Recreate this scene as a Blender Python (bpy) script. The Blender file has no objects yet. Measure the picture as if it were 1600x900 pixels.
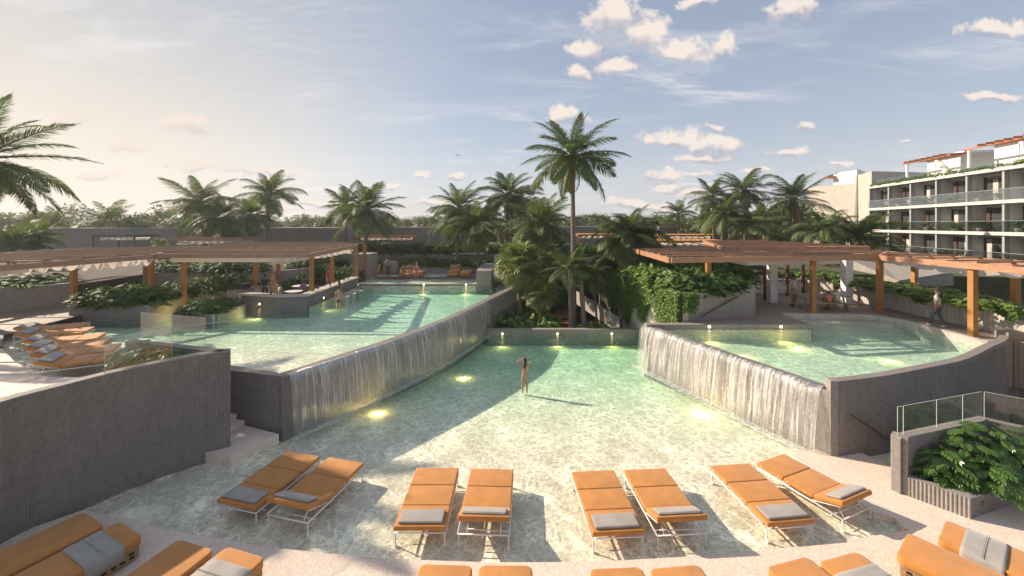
import bpy, bmesh, math, random
from mathutils import Vector, Matrix, noise
random.seed(7)
R = math.radians
S = bpy.context.scene
COL = S.collection
F = 622.0; HZ = 351.0; CZ = 6.8          # focal length and horizon in photo pixels, eye height

# ------------------------------------------------------------------ camera
cam = bpy.data.cameras.new("camera"); camo = bpy.data.objects.new("camera", cam); COL.objects.link(camo)
camo.location = (0, 0, CZ); camo.rotation_euler = (R(90), 0, 0)
cam.sensor_width = 36; cam.lens = 36 * F / 1600; cam.shift_y = -(450 - HZ) / 1600
cam.clip_end = 6000; cam.clip_start = 0.1
S.camera = camo
# ------------------------------------------------------------------ light
SUN_AZ = R(-66); SUN_EL = R(28.5)
sd = Vector((math.sin(SUN_AZ) * math.cos(SUN_EL), math.cos(SUN_AZ) * math.cos(SUN_EL), math.sin(SUN_EL)))
sun = bpy.data.lights.new("sun", 'SUN'); sun.energy = 4.6; sun.angle = R(0.5); sun.color = (1, .84, .66)
suno = bpy.data.objects.new("sun", sun); COL.objects.link(suno)
suno.rotation_euler = (-sd).to_track_quat('-Z', 'Y').to_euler()
S.view_settings.view_transform = 'Standard'; S.view_settings.look = 'None'
S.view_settings.exposure = 0.78; S.view_settings.gamma = 1

world = bpy.data.worlds.new("World"); S.world = world; world.use_nodes = True

class NT:
    """small helper for building node trees"""
    def __init__(s, nt): s.nt = nt; s.N = nt.nodes; s.L = nt.links
    def n(s, t, **k):
        o = s.N.new(t)
        for a, b in k.items(): setattr(o, a, b)
        return o
    def put(s, sock, v):
        if isinstance(v, bpy.types.NodeSocket): s.L.new(v, sock)
        elif v is not None: sock.default_value = v
    def m(s, op, a, b=None, c=None, clamp=False):
        o = s.n('ShaderNodeMath', operation=op, use_clamp=clamp)
        s.put(o.inputs[0], a)
        if b is not None: s.put(o.inputs[1], b)
        if c is not None: s.put(o.inputs[2], c)
        return o.outputs[0]
    def v(s, op, a, b=None):
        o = s.n('ShaderNodeVectorMath', operation=op)
        s.put(o.inputs[0], a)
        if b is not None: s.put(o.inputs[1], b)
        return o.outputs['Value'] if op in ('LENGTH', 'DOT_PRODUCT', 'DISTANCE') else o.outputs[0]
    def ss(s, x, a, b, lo=0.0, hi=1.0):
        o = s.n('ShaderNodeMapRange', interpolation_type='SMOOTHSTEP')
        s.put(o.inputs[0], x); s.put(o.inputs[1], a); s.put(o.inputs[2], b); s.put(o.inputs[3], lo); s.put(o.inputs[4], hi)
        return o.outputs[0]
    def noise(s, vec, scale, detail=4, rough=.55, dist=0.0, col=False, dim='3D'):
        o = s.n('ShaderNodeTexNoise', noise_dimensions=dim)
        if vec is not None: s.put(o.inputs['Vector'], vec)
        o.inputs['Scale'].default_value = scale; o.inputs['Detail'].default_value = detail
        o.inputs['Roughness'].default_value = rough; o.inputs['Distortion'].default_value = dist
        return o.outputs[1 if col else 0]
    def mix(s, f, a, b, mode='MIX'):
        o = s.n('ShaderNodeMix', data_type='RGBA', blend_type=mode)
        s.put(o.inputs[0], f)
        for i, q in ((6, a), (7, b)):
            if isinstance(q, bpy.types.NodeSocket): s.L.new(q, o.inputs[i])
            else: o.inputs[i].default_value = (*q[:3], 1)
        return o.outputs[2]
    def mapping(s, vec, scale=(1, 1, 1), rot=(0, 0, 0), loc=(0, 0, 0)):
        o = s.n('ShaderNodeMapping'); s.put(o.inputs[0], vec)
        o.inputs[1].default_value = loc; o.inputs[2].default_value = rot; o.inputs[3].default_value = scale
        return o.outputs[0]
    def bump(s, h, strength=.3, dist=.02):
        o = s.n('ShaderNodeBump'); s.put(o.inputs['Height'], h)
        o.inputs['Strength'].default_value = strength; o.inputs['Distance'].default_value = dist
        return o.outputs[0]

def build_world():
    t = NT(world.node_tree); t.N.clear()
    out = t.n('ShaderNodeOutputWorld'); bg = t.n('ShaderNodeBackground'); bg.inputs[1].default_value = SKY_STRENGTH
    sky = t.n('ShaderNodeTexSky', sky_type='NISHITA', sun_disc=False)
    sky.sun_elevation = SUN_EL; sky.sun_rotation = SUN_AZ
    sky.air_density = 1.0; sky.dust_density = 2.6; sky.ozone_density = 1.6; sky.altitude = 0
    tc = t.n('ShaderNodeTexCoord'); d = tc.outputs['Generated']
    sep = t.n('ShaderNodeSeparateXYZ'); t.L.new(d, sep.inputs[0])
    x, y, z = sep.outputs
    yy = t.m('MAXIMUM', y, .02)
    front = t.ss(y, .05, .2)
    u = t.m('DIVIDE', x, yy); v = t.m('DIVIDE', z, yy)
    cmb = t.n('ShaderNodeCombineXYZ'); t.L.new(u, cmb.inputs[0]); t.L.new(v, cmb.inputs[1]); uv = cmb.outputs[0]
    # sky dome slightly desaturated and warmed towards the sun
    sdot = t.v('DOT_PRODUCT', d, tuple(sd))
    glow = t.ss(sdot, .55, 1.02)
    up = t.ss(z, 0.0, .5)
    base = t.mix(.68, sky.outputs[0], t.mix(up, (4.5, 4.8, 5.3), (2.7, 3.15, 4.05)))
    warm = t.mix(up, (6.3, 5.3, 4.0), (3.3, 3.6, 4.0))
    base = t.mix(t.m('MULTIPLY', glow, .9), base, warm)
    hz = t.ss(z, -.02, .22, 1, 0)
    base = t.mix(t.m('MULTIPLY', hz, .45), base, (6.0, 5.7, 5.6))
    # cirrus: stretched noise high up, fine ripples near the sun
    dz = t.m('ADD', t.m('MAXIMUM', z, 0.0), .12)
    pc = t.n('ShaderNodeCombineXYZ'); t.L.new(t.m('DIVIDE', x, dz), pc.inputs[0]); t.L.new(t.m('DIVIDE', y, dz), pc.inputs[1])
    p = pc.outputs[0]
    c1 = t.noise(t.mapping(p, (1.0, 2.6, 1), (0, 0, R(-28))), 1.3, 8, .62, .6)
    c2 = t.noise(p, .55, 3, .5)
    cir = t.m('MULTIPLY', t.ss(c1, .46, .74), t.ss(c2, .40, .62))
    rip = t.noise(t.mapping(p, (1.0, 5.0, 1), (0, 0, R(20))), 5.0, 5, .6, 1.2)
    cir2 = t.m('MULTIPLY', t.m('MULTIPLY', t.ss(rip, .45, .7), glow), t.ss(z, .12, .35))
    base = t.mix(t.m('MULTIPLY', cir, .75), base, (6.4, 6.2, 6.3))
    base = t.mix(t.m('MULTIPLY', cir2, .42), base, (5.6, 5.3, 5.0))
    # cumulus banks at their bearings
    CL = [(958,18,52,44),(1005,42,52,36),(925,72,44,20),(905,106,26,18),(1066,78,66,26),(1135,72,24,20),(960,102,44,16),
          (1092,2,40,12),(1240,14,52,24),(882,178,38,17),(1058,218,66,18),(1112,228,64,17),(1118,202,18,9),(1100,251,50,9),
          (1040,274,34,9),(1088,275,34,8),(1040,290,38,9),(1230,238,38,8),(1262,195,21,11),(660,272,17,8),(718,279,17,7),(605,291,28,7),
          (285,192,60,17),(106,188,38,13),(198,236,46,9),(300,256,52,12),(368,262,30,8),(160,275,52,7),(440,266,62,8),(40,300,60,8),(560,300,30,6),
          (1560,46,80,16),(1310,252,24,5),(1412,220,9,4),(1000,318,90,9),(1090,300,40,7),(700,315,80,7),(500,318,90,7),(1180,270,30,6),(1550,150,60,9)]
    wn = t.v('SUBTRACT', t.noise(uv, 7, 5, .6, 0, True), (.5, .5, .5))
    wo = t.n('ShaderNodeVectorMath', operation='SCALE'); t.L.new(wn, wo.inputs[0]); wo.inputs['Scale'].default_value = .075
    uvw = t.v('ADD', uv, wo.outputs[0])
    D = None; G = None
    for cx, cy, rx, ry in CL:
        c = ((cx - 800) / F, (HZ - cy) / F, 0)
        q = t.v('MULTIPLY', t.v('SUBTRACT', uvw, c), (F / rx / 1.08, F / ry / 1.08, 0))
        l = t.m('SUBTRACT', 1.0, t.v('LENGTH', q))
        D = l if D is None else t.m('MAXIMUM', D, l)
        c = ((cx - 800) / F, (HZ - cy - ry * .7) / F, 0)
        q = t.v('MULTIPLY', t.v('SUBTRACT', uvw, c), (F / rx / 1.08, F / ry / 1.08, 0))
        l = t.m('SUBTRACT', 1.0, t.v('LENGTH', q))
        G = l if G is None else t.m('MAXIMUM', G, l)
    fine = t.noise(uv, 21, 10, .62)
    dens = t.m('ADD', D, t.m('MULTIPLY', t.m('SUBTRACT', fine, .53), 2.2))
    a = t.m('MULTIPLY', t.m('MULTIPLY', t.ss(dens, .0, .5), front), .95)
    s1 = t.noise(uv, 13, 4, .5); off = t.noise(t.mapping(uv, loc=(-.014, .018, 0)), 13, 4, .5)
    lit = t.ss(t.m('SUBTRACT', t.m('ADD', t.m('SUBTRACT', s1, off), .06), t.m('MULTIPLY', t.m('SUBTRACT', G, D), .42)), -.12, .20)
    ccol = t.mix(lit, (3.6, 3.5, 3.95), (6.5, 5.75, 5.2))
    ccol = t.mix(t.m('MULTIPLY', glow, .9), ccol, (6.0, 5.2, 4.6))
    base = t.mix(a, base, ccol)
    t.L.new(base, bg.inputs[0]); t.L.new(bg.outputs[0], out.inputs[0])
SKY_STRENGTH = .086
build_world()

# ------------------------------------------------------------------ object helpers
def W(x, y, z=0.0):
    d = F * (CZ - z) / (y - HZ)
    return Vector(((x - 800) / F * d, d, z))
def WD(x, y, d):
    return Vector(((x - 800) / F * d, d, CZ - (y - HZ) / F * d))

def tag(o, label=None, cat=None, group=None, kind=None):
    if label: o['label'] = label
    if cat: o['category'] = cat
    if group: o['group'] = group
    if kind: o['kind'] = kind
    return o
def empty(name, loc=(0, 0, 0), rz=0, label=None, cat=None, group=None):
    o = bpy.data.objects.new(name, None); COL.objects.link(o)
    o.location = loc; o.rotation_euler = (0, 0, rz); o.empty_display_size = .1
    return tag(o, label, cat, group)
def link(name, me, parent=None, loc=None, rot=None, scale=None):
    o = bpy.data.objects.new(name, me); COL.objects.link(o)
    if parent is not None: o.parent = parent
    if loc is not None: o.location = loc
    if rot is not None: o.rotation_euler = rot
    if scale is not None: o.scale = scale
    return o
def copy_tree(o, parent=None):
    c = o.copy(); COL.objects.link(c); c.parent = parent
    for ch in list(o.children): copy_tree(ch, c)
    return c

class MB:
    def __init__(s): s.v = []; s.f = []
    def add(s, vs, fs):
        b = len(s.v); s.v += [tuple(q) for q in vs]; s.f += [tuple(i + b for i in f) for f in fs]; return s
    def box(s, c, size, rz=0, M=None):
        x, y, z = size[0] / 2, size[1] / 2, size[2] / 2
        vs = [Vector((a * x, b * y, e * z)) for e in (-1, 1) for b in (-1, 1) for a in (-1, 1)]
        if rz: vs = [Matrix.Rotation(rz, 3, 'Z') @ q for q in vs]
        if M is not None: vs = [M @ q for q in vs]
        vs = [q + Vector(c) for q in vs]
        return s.add(vs, [(0,2,3,1),(4,5,7,6),(0,1,5,4),(2,6,7,3),(0,4,6,2),(1,3,7,5)])
    def bar(s, a, b, w, h):
        a = Vector(a); b = Vector(b); d = b - a; L = d.length
        if L < 1e-6: return s
        q = d.to_track_quat('X', 'Z').to_matrix()
        return s.box((a + b) / 2, (L, w, h), M=q)
    def prism(s, poly, z0, z1):
        n = len(poly)
        area = sum(poly[i][0] * poly[(i + 1) % n][1] - poly[(i + 1) % n][0] * poly[i][1] for i in range(n))
        if area < 0: poly = list(reversed(poly))
        vs = [(p[0], p[1], z0) for p in poly] + [(p[0], p[1], z1) for p in poly]
        fs = [tuple(range(n - 1, -1, -1)), tuple(range(n, 2 * n))] + [(i, (i + 1) % n, n + (i + 1) % n, n + i) for i in range(n)]
        return s.add(vs, fs)
    def tube(s, pts, r, n=8, cap=True):
        pts = [Vector(p) for p in pts]; rr = r if isinstance(r, (list, tuple)) else [r] * len(pts)
        vs = []; m = len(pts)
        for i, p in enumerate(pts):
            d = (pts[min(i + 1, m - 1)] - pts[max(i - 1, 0)]).normalized()
            q = d.to_track_quat('Z', 'X').to_matrix() if abs(d.z) < .999 else Matrix.Identity(3)
            for k in range(n):
                a = 2 * math.pi * k / n
                vs.append(p + q @ Vector((math.cos(a) * rr[i], math.sin(a) * rr[i], 0)))
        fs = [(i * n + k, i * n + (k + 1) % n, (i + 1) * n + (k + 1) % n, (i + 1) * n + k) for i in range(m - 1) for k in range(n)]
        if cap: fs += [tuple(range(n - 1, -1, -1)), tuple((m - 1) * n + k for k in range(n))]
        return s.add(vs, fs)
    def ball(s, c, r, nu=10, nv=6, sq=(1, 1, 1)):
        vs = [(c[0], c[1], c[2] - r * sq[2])]
        for j in range(1, nv):
            t = -math.pi / 2 + math.pi * j / nv
            for k in range(nu):
                a = 2 * math.pi * k / nu
                vs.append((c[0] + r * sq[0] * math.cos(t) * math.cos(a), c[1] + r * sq[1] * math.cos(t) * math.sin(a), c[2] + r * sq[2] * math.sin(t)))
        vs.append((c[0], c[1], c[2] + r * sq[2])); T = len(vs) - 1
        fs = [(0, 1 + (k + 1) % nu, 1 + k) for k in range(nu)]
        for j in range(nv - 2):
            for k in range(nu):
                a = 1 + j * nu + k; b = 1 + j * nu + (k + 1) % nu
                fs.append((a, b, b + nu, a + nu))
        fs += [(T, 1 + (nv - 2) * nu + k, 1 + (nv - 2) * nu + (k + 1) % nu) for k in range(nu)]
        return s.add(vs, fs)
    def lathe(s, prof, c=(0, 0, 0), n=16):
        vs = []; m = len(prof)
        for r, z in prof:
            for k in range(n):
                a = 2 * math.pi * k / n; vs.append((c[0] + r * math.cos(a), c[1] + r * math.sin(a), c[2] + z))
        fs = [(i * n + k, i * n + (k + 1) % n, (i + 1) * n + (k + 1) % n, (i + 1) * n + k) for i in range(m - 1) for k in range(n)]
        fs += [tuple(range(n - 1, -1, -1)), tuple((m - 1) * n + k for k in range(n))]
        return s.add(vs, fs)
    def mesh(s, name, mat, smooth=False):
        me = bpy.data.meshes.new(name); me.from_pydata(s.v, [], s.f); me.materials.append(mat)
        if smooth: me.polygons.foreach_set('use_smooth', [True] * len(me.polygons))
        me.update(); return me
    def obj(s, name, mat, parent=None, smooth=False, bevel=0, seg=2, **k):
        o = link(name, s.mesh(name, mat, smooth), parent, **k)
        if bevel:
            m = o.modifiers.new('b', 'BEVEL'); m.width = bevel; m.segments = seg; m.limit_method = 'ANGLE'
        return o
_unit = {}
def unitbox(mat):
    if mat.name not in _unit: _unit[mat.name] = MB().box((0, 0, 0), (1, 1, 1)).mesh('piece', mat)
    return _unit[mat.name]
def piece(name, mat, a, b, w, h, parent=None):
    """a straight bar from a to b sharing one unit box mesh"""
    a = Vector(a); b = Vector(b); d = b - a
    o = link(name, unitbox(mat), parent, loc=(a + b) / 2, scale=(d.length, w, h))
    o.rotation_euler = d.to_track_quat('X', 'Z').to_euler()
    return o

# ------------------------------------------------------------------ materials
def mat(name, base=(.5, .5, .5), rough=.6, build=None, metal=0, spec=.5, **k):
    m = bpy.data.materials.new(name); m.use_nodes = True; t = NT(m.node_tree)
    b = t.N['Principled BSDF']; b.inputs['Base Color'].default_value = (*base, 1); b.inputs['Roughness'].default_value = rough
    b.inputs['Metallic'].default_value = metal; b.inputs['Specular IOR Level'].default_value = spec
    if build: build(t, b)
    return m
def geo(t): return t.n('ShaderNodeNewGeometry').outputs['Position']
def grain(c1, c2, scale, bump=.2, dist=.01, c3=None, big=.6, rough=None, stretch=(1, 1, 1)):
    def f(t, b):
        p = t.mapping(geo(t), stretch)
        n = t.noise(p, scale, 6, .6); n2 = t.noise(p, big, 4, .6)
        c = t.mix(t.ss(n, .3, .7), c1, c2)
        if c3: c = t.mix(t.m('MULTIPLY', t.ss(n2, .42, .7), .7), c, c3)
        t.L.new(c, b.inputs['Base Color'])
        t.L.new(t.bump(n, bump, dist), b.inputs['Normal'])
        if rough: t.L.new(t.ss(n, .3, .7, rough[0], rough[1]), b.inputs['Roughness'])
    return f
def concrete(c1, c2, dark, bump=.3, streak=.5, board=0):
    def f(t, b):
        p = geo(t)
        n = t.noise(p, 9, 8, .65); n2 = t.noise(p, .7, 5, .6); st = t.noise(t.mapping(p, (3.5, 3.5, .22)), 1.1, 5, .6)
        fine = t.noise(p, 60, 3, .6)
        c = t.mix(t.ss(n, .3, .72), c1, c2)
        c = t.mix(t.m('MULTIPLY', t.ss(st, .48, .78), streak), c, dark)
        c = t.mix(t.m('MULTIPLY', t.ss(n2, .5, .75), .35), c, tuple(min(1, q * 1.25) for q in c2))
        vor = t.n('ShaderNodeTexVoronoi'); vor.inputs['Scale'].default_value = 2.4; t.L.new(p, vor.inputs['Vector'])
        pit = t.ss(vor.outputs['Distance'], .02, .05)
        c = t.mix(pit, tuple(q * .55 for q in dark), c)
        h = t.m('ADD', t.m('ADD', t.m('MULTIPLY', n, .6), t.m('MULTIPLY', fine, .25)), t.m('MULTIPLY', pit, .5))
        lime = t.m('MULTIPLY', t.ss(t.noise(t.mapping(p, (7, 7, .3)), 1.0, 5, .6), .56, .76), t.ss(t.noise(p, .9, 3), .45, .65))
        c = t.mix(t.m('MULTIPLY', lime, .45), c, tuple(min(1, q * 1.9) for q in c2))
        if board:
            w = t.n('ShaderNodeTexWave', bands_direction='Z'); w.inputs['Scale'].default_value = board
            w.inputs['Distortion'].default_value = .5; t.L.new(p, w.inputs['Vector'])
            h = t.m('ADD', h, t.m('MULTIPLY', t.ss(w.outputs['Fac'], .02, .12), .8))
        t.L.new(c, b.inputs['Base Color']); t.L.new(t.bump(h, bump, .012), b.inputs['Normal'])
    return f
def woodf(c1, c2, sc=(.6, 14, 14)):
    def f(t, b):
        tc = t.n('ShaderNodeTexCoord'); oi = t.n('ShaderNodeObjectInfo')
        p = t.v('ADD', geo(t), t.v('MULTIPLY', oi.outputs['Location'], (3.1, 1.7, 2.3)))
        n = t.noise(t.mapping(p, (1.2, 1.2, 9)), 2.2, 6, .62, .4); n2 = t.noise(p, .8, 3)
        c = t.mix(t.ss(n, .3, .7), c1, c2)
        c = t.mix(t.m('MULTIPLY', oi.outputs['Random'], .35), c, tuple(q * .62 for q in c1))
        t.L.new(c, b.inputs['Base Color']); t.L.new(t.bump(n, .25, .01), b.inputs['Normal'])
    return f
def fabricf(c, var=.12, weave=260):
    def f(t, b):
        p = geo(t); n = t.noise(p, 3.0, 5, .6); w = t.noise(p, weave, 2, .5)
        cc = t.mix(t.ss(n, .25, .75), tuple(q * (1 - var) for q in c), tuple(min(1, q * (1 + var)) for q in c))
        cc = t.mix(t.m('MULTIPLY', t.ss(w, .35, .65), .18), cc, tuple(q * .6 for q in c))
        t.L.new(cc, b.inputs['Base Color'])
        h = t.m('ADD', t.m('MULTIPLY', t.noise(t.mapping(p, (1, 1.4, 1)), 3.2, 3, .5), 1.0), t.m('MULTIPLY', w, .05))
        t.L.new(t.bump(h, .22, .03), b.inputs['Normal'])
        b.inputs['Sheen Weight'].default_value = .25; b.inputs['Sheen Roughness'].default_value = .5
    return f
M = {}
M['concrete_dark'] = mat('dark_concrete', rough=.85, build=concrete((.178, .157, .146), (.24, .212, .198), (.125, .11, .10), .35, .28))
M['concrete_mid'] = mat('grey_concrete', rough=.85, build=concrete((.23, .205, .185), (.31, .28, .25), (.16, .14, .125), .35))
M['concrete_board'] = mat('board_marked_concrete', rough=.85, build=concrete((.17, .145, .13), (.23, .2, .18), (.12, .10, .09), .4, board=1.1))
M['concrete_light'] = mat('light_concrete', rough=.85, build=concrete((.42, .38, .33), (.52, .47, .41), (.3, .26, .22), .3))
M['concrete_pale'] = mat('pale_render', rough=.8, build=concrete((.5, .48, .46), (.6, .58, .55), (.4, .38, .36), .1, .3))
M['offwhite'] = mat('offwhite_render', rough=.75, build=grain((.50, .49, .47), (.57, .56, .54), 6, .1))
M['hotel_grey'] = mat('hotel_grey_render', rough=.8, build=concrete((.31, .305, .30), (.37, .36, .355), (.25, .24, .235), .1, .3))
M['white'] = mat('white_render', rough=.7, build=grain((.72, .7, .67), (.8, .78, .75), 6, .1))
def deckf(t, b):
    p = geo(t); n = t.noise(p, 26, 7, .7); n2 = t.noise(p, 7, 6, .7); n3 = t.noise(p, .5, 4)
    vor = t.n('ShaderNodeTexVoronoi'); vor.inputs['Scale'].default_value = 34; t.L.new(p, vor.inputs['Vector'])
    c = t.mix(t.ss(n, .32, .68), (.60, .45, .35), (.84, .73, .62))
    c = t.mix(t.m('MULTIPLY', t.ss(n2, .5, .72), .5), c, (.68, .48, .38))
    c = t.mix(t.m('MULTIPLY', t.ss(vor.outputs['Distance'], .18, .08), .5), c, (.48, .33, .25))
    c = t.mix(t.m('MULTIPLY', n3, .2), c, (.62, .55, .47))
    t.L.new(c, b.inputs['Base Color']); t.L.new(t.bump(t.m('ADD', n, t.m('MULTIPLY', n2, .8)), .5, .012), b.inputs['Normal'])
M['deck'] = mat('travertine_terrazzo', rough=.75, build=deckf)
def floorf(t, b):
    p = geo(t); n = t.noise(p, 15, 7, .72, .3); n2 = t.noise(p, 42, 4, .7); n3 = t.noise(p, .6, 3)
    c = t.mix(t.ss(n, .3, .7), (.58, .50, .37), (.86, .78, .63))
    c = t.mix(t.m('MULTIPLY', t.ss(n2, .45, .65), .45), c, (.44, .38, .28))
    t.L.new(c, b.inputs['Base Color']); t.L.new(t.bump(t.m('ADD', n, t.m('MULTIPLY', n2, .5)), .6, .02), b.inputs['Normal'])
M['pool_floor'] = mat('pebbled_pool_floor', rough=.8, build=floorf)
def tilef(cA, cB, mort, sc, rz, bw=.6, rh=.2):
    def f(t, b):
        p = t.mapping(geo(t), (1, 1, 1), (0, 0, rz))
        br = t.n('ShaderNodeTexBrick'); t.L.new(p, br.inputs['Vector'])
        br.inputs['Color1'].default_value = (*cA, 1); br.inputs['Color2'].default_value = (*cB, 1); br.inputs['Mortar'].default_value = (*mort, 1)
        br.inputs['Scale'].default_value = sc; br.inputs['Mortar Size'].default_value = .012; br.inputs['Brick Width'].default_value = bw; br.inputs['Row Height'].default_value = rh
        n = t.noise(p, 5, 5)
        c = t.mix(t.m('MULTIPLY', n, .35), br.outputs[0], tuple(q * .6 for q in cA))
        t.L.new(c, b.inputs['Base Color']); t.L.new(t.bump(t.m('SUBTRACT', t.m('MULTIPLY', n, .3), br.outputs[1]), .5, .01), b.inputs['Normal'])
    return f
M['brick_deck'] = mat('paver_deck', rough=.7, build=tilef((.36, .27, .21), (.27, .20, .155), (.12, .09, .07), 1, R(8)))
M['plank_deck'] = mat('plank_deck_wood', rough=.65, build=tilef((.30, .24, .20), (.23, .185, .155), (.08, .06, .05), 1, R(-10), 2.4, .15))
M['red_paver'] = mat('red_paver', rough=.8, build=tilef((.42, .16, .09), (.33, .13, .08), (.15, .07, .05), 1, 0, .5, .25))
M['wood'] = mat('warm_timber', rough=.55, build=woodf((.33, .145, .042), (.45, .21, .065)))
M['wood_roof'] = mat('weathered_timber', rough=.65, build=woodf((.27, .165, .11), (.40, .25, .165)))
M['wood_red'] = mat('reddish_timber', rough=.6, build=woodf((.33, .165, .095), (.46, .245, .145)))
M['terracotta'] = mat('terracotta_timber', rough=.6, build=woodf((.42, .15, .07), (.55, .2, .1)))
M['bronze'] = mat('bronze_steel', (.12, .06, .035), .45, metal=.6)
M['orange'] = mat('burnt_orange_fabric', rough=.85, build=fabricf((.50, .20, .034)))
M['orange_pipe'] = mat('orange_piping', rough=.8, build=fabricf((.42, .13, .02)))
M['grey_fabric'] = mat('warm_grey_fabric', rough=.9, build=fabricf((.33, .30, .27)))
M['grey_fabric_dark'] = mat('dark_grey_fabric', rough=.9, build=fabricf((.17, .165, .17)))
M['white_metal'] = mat('white_painted_metal', (.78, .76, .73), .35)
M['steel'] = mat('brushed_steel', (.5, .5, .5), .3, metal=1)
M['dark_metal'] = mat('dark_metal', (.05, .045, .045), .4)
M['soil'] = mat('dark_soil', rough=.95, build=grain((.035, .026, .018), (.07, .05, .035), 9, .6, .03))
M['ground'] = mat('undergrowth', rough=.95, build=grain((.035, .05, .02), (.07, .09, .035), .6, .8, .3, (.09, .085, .05), .08))
M['wicker'] = mat('woven_wicker', rough=.7, build=grain((.3, .17, .07), (.45, .27, .12), 40, .6, .01))
M['opening_shade'] = mat('painted_opening_shade', (.02, .015, .01), .9)  # near-black colour stands in for the shade inside the openings
M['pot'] = mat('pale_pot', rough=.7, build=grain((.6, .56, .5), (.7, .66, .6), 8, .2))
M['black_ish'] = mat('dark_appliance', (.03, .03, .032), .35)

def clothf(c, tr=.45):
    m = bpy.data.materials.new('shade_cloth'); m.use_nodes = True; t = NT(m.node_tree); b = t.N['Principled BSDF']; o = t.N['Material Output']
    n = t.noise(geo(t), 2.2, 5, .6)
    cc = t.mix(t.ss(n, .3, .7), tuple(q * .92 for q in c), c)
    t.L.new(cc, b.inputs['Base Color']); b.inputs['Roughness'].default_value = .9
    tl = t.n('ShaderNodeBsdfTranslucent'); t.L.new(cc, tl.inputs[0]); mx = t.n('ShaderNodeMixShader'); mx.inputs[0].default_value = tr
    t.L.new(b.outputs[0], mx.inputs[1]); t.L.new(tl.outputs[0], mx.inputs[2]); t.L.new(mx.outputs[0], o.inputs[0])
    return m
M['cloth'] = clothf((.78, .70, .62))

def leafm(name, c1, c2, trans=.3, rough=.45, tip=None, spec=.5):
    m = bpy.data.materials.new(name); m.use_nodes = True; t = NT(m.node_tree); b = t.N['Principled BSDF']; o = t.N['Material Output']
    oi = t.n('ShaderNodeObjectInfo'); p = geo(t)
    gi = t.n('ShaderNodeNewGeometry').outputs['Random Per Island']
    n = t.noise(p, 1.3, 3)
    f = t.m('ADD', t.m('MULTIPLY', gi, .55), t.m('ADD', t.m('MULTIPLY', oi.outputs['Random'], .3), t.m('MULTIPLY', t.m('SUBTRACT', n, .3), .5)), clamp=True)
    c = t.mix(f, c1, c2)
    if tip: c = t.mix(t.ss(gi, .90, .97), c, tip)
    t.L.new(c, b.inputs['Base Color']); b.inputs['Roughness'].default_value = rough; b.inputs['Specular IOR Level'].default_value = spec
    tl = t.n('ShaderNodeBsdfTranslucent'); t.L.new(t.mix(.5, c, (.16, .24, .03)), tl.inputs[0])
    mx = t.n('ShaderNodeMixShader'); mx.inputs[0].default_value = trans
    t.L.new(b.outputs[0], mx.inputs[1]); t.L.new(tl.outputs[0], mx.inputs[2]); t.L.new(mx.outputs[0], o.inputs[0])
    return m
M['palm_leaf'] = leafm('palm_frond_green', (.06, .095, .028), (.15, .195, .065), .35, .6, (.16, .13, .06))
M['fan_leaf'] = leafm('fan_palm_green', (.13, .19, .04), (.26, .30, .09), .3, .45, (.22, .17, .07))
M['palm_dry'] = leafm('dry_frond', (.20, .13, .06), (.34, .24, .12), .2, .8)
M['shrub_leaf'] = leafm('glossy_shrub_green', (.032, .075, .018), (.085, .16, .035), .28, .6, (.14, .2, .06), .2)
M['monstera'] = leafm('monstera_green', (.04, .10, .02), (.12, .21, .04), .22, .33)
M['ivy'] = leafm('ivy_green', (.075, .15, .025), (.19, .28, .06), .3, .5)
M['tree_leaf'] = leafm('jungle_tree_green', (.05, .08, .026), (.13, .165, .06), .25, .6)
M['tree_leaf_pale'] = leafm('pale_tree_green', (.07, .10, .03), (.15, .18, .065), .3, .6)
M['bark'] = mat('tree_bark', rough=.9, build=grain((.10, .075, .055), (.2, .16, .12), 8, .6, .03))
def palmbark(t, b):
    p = geo(t); w = t.n('ShaderNodeTexWave', bands_direction='Z'); w.inputs['Scale'].default_value = 2.2; w.inputs['Distortion'].default_value = 1.4
    w.inputs['Detail'].default_value = 3; t.L.new(p, w.inputs['Vector']); n = t.noise(p, 6, 5)
    c = t.mix(t.ss(w.outputs['Fac'], .1, .5), (.10, .08, .065), (.27, .22, .18)); c = t.mix(t.m('MULTIPLY', n, .5), c, (.16, .125, .10))
    t.L.new(c, b.inputs['Base Color']); t.L.new(t.bump(w.outputs['Fac'], .8, .04), b.inputs['Normal'])
M['palm_bark'] = mat('ringed_palm_bark', rough=.9, build=palmbark)

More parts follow.
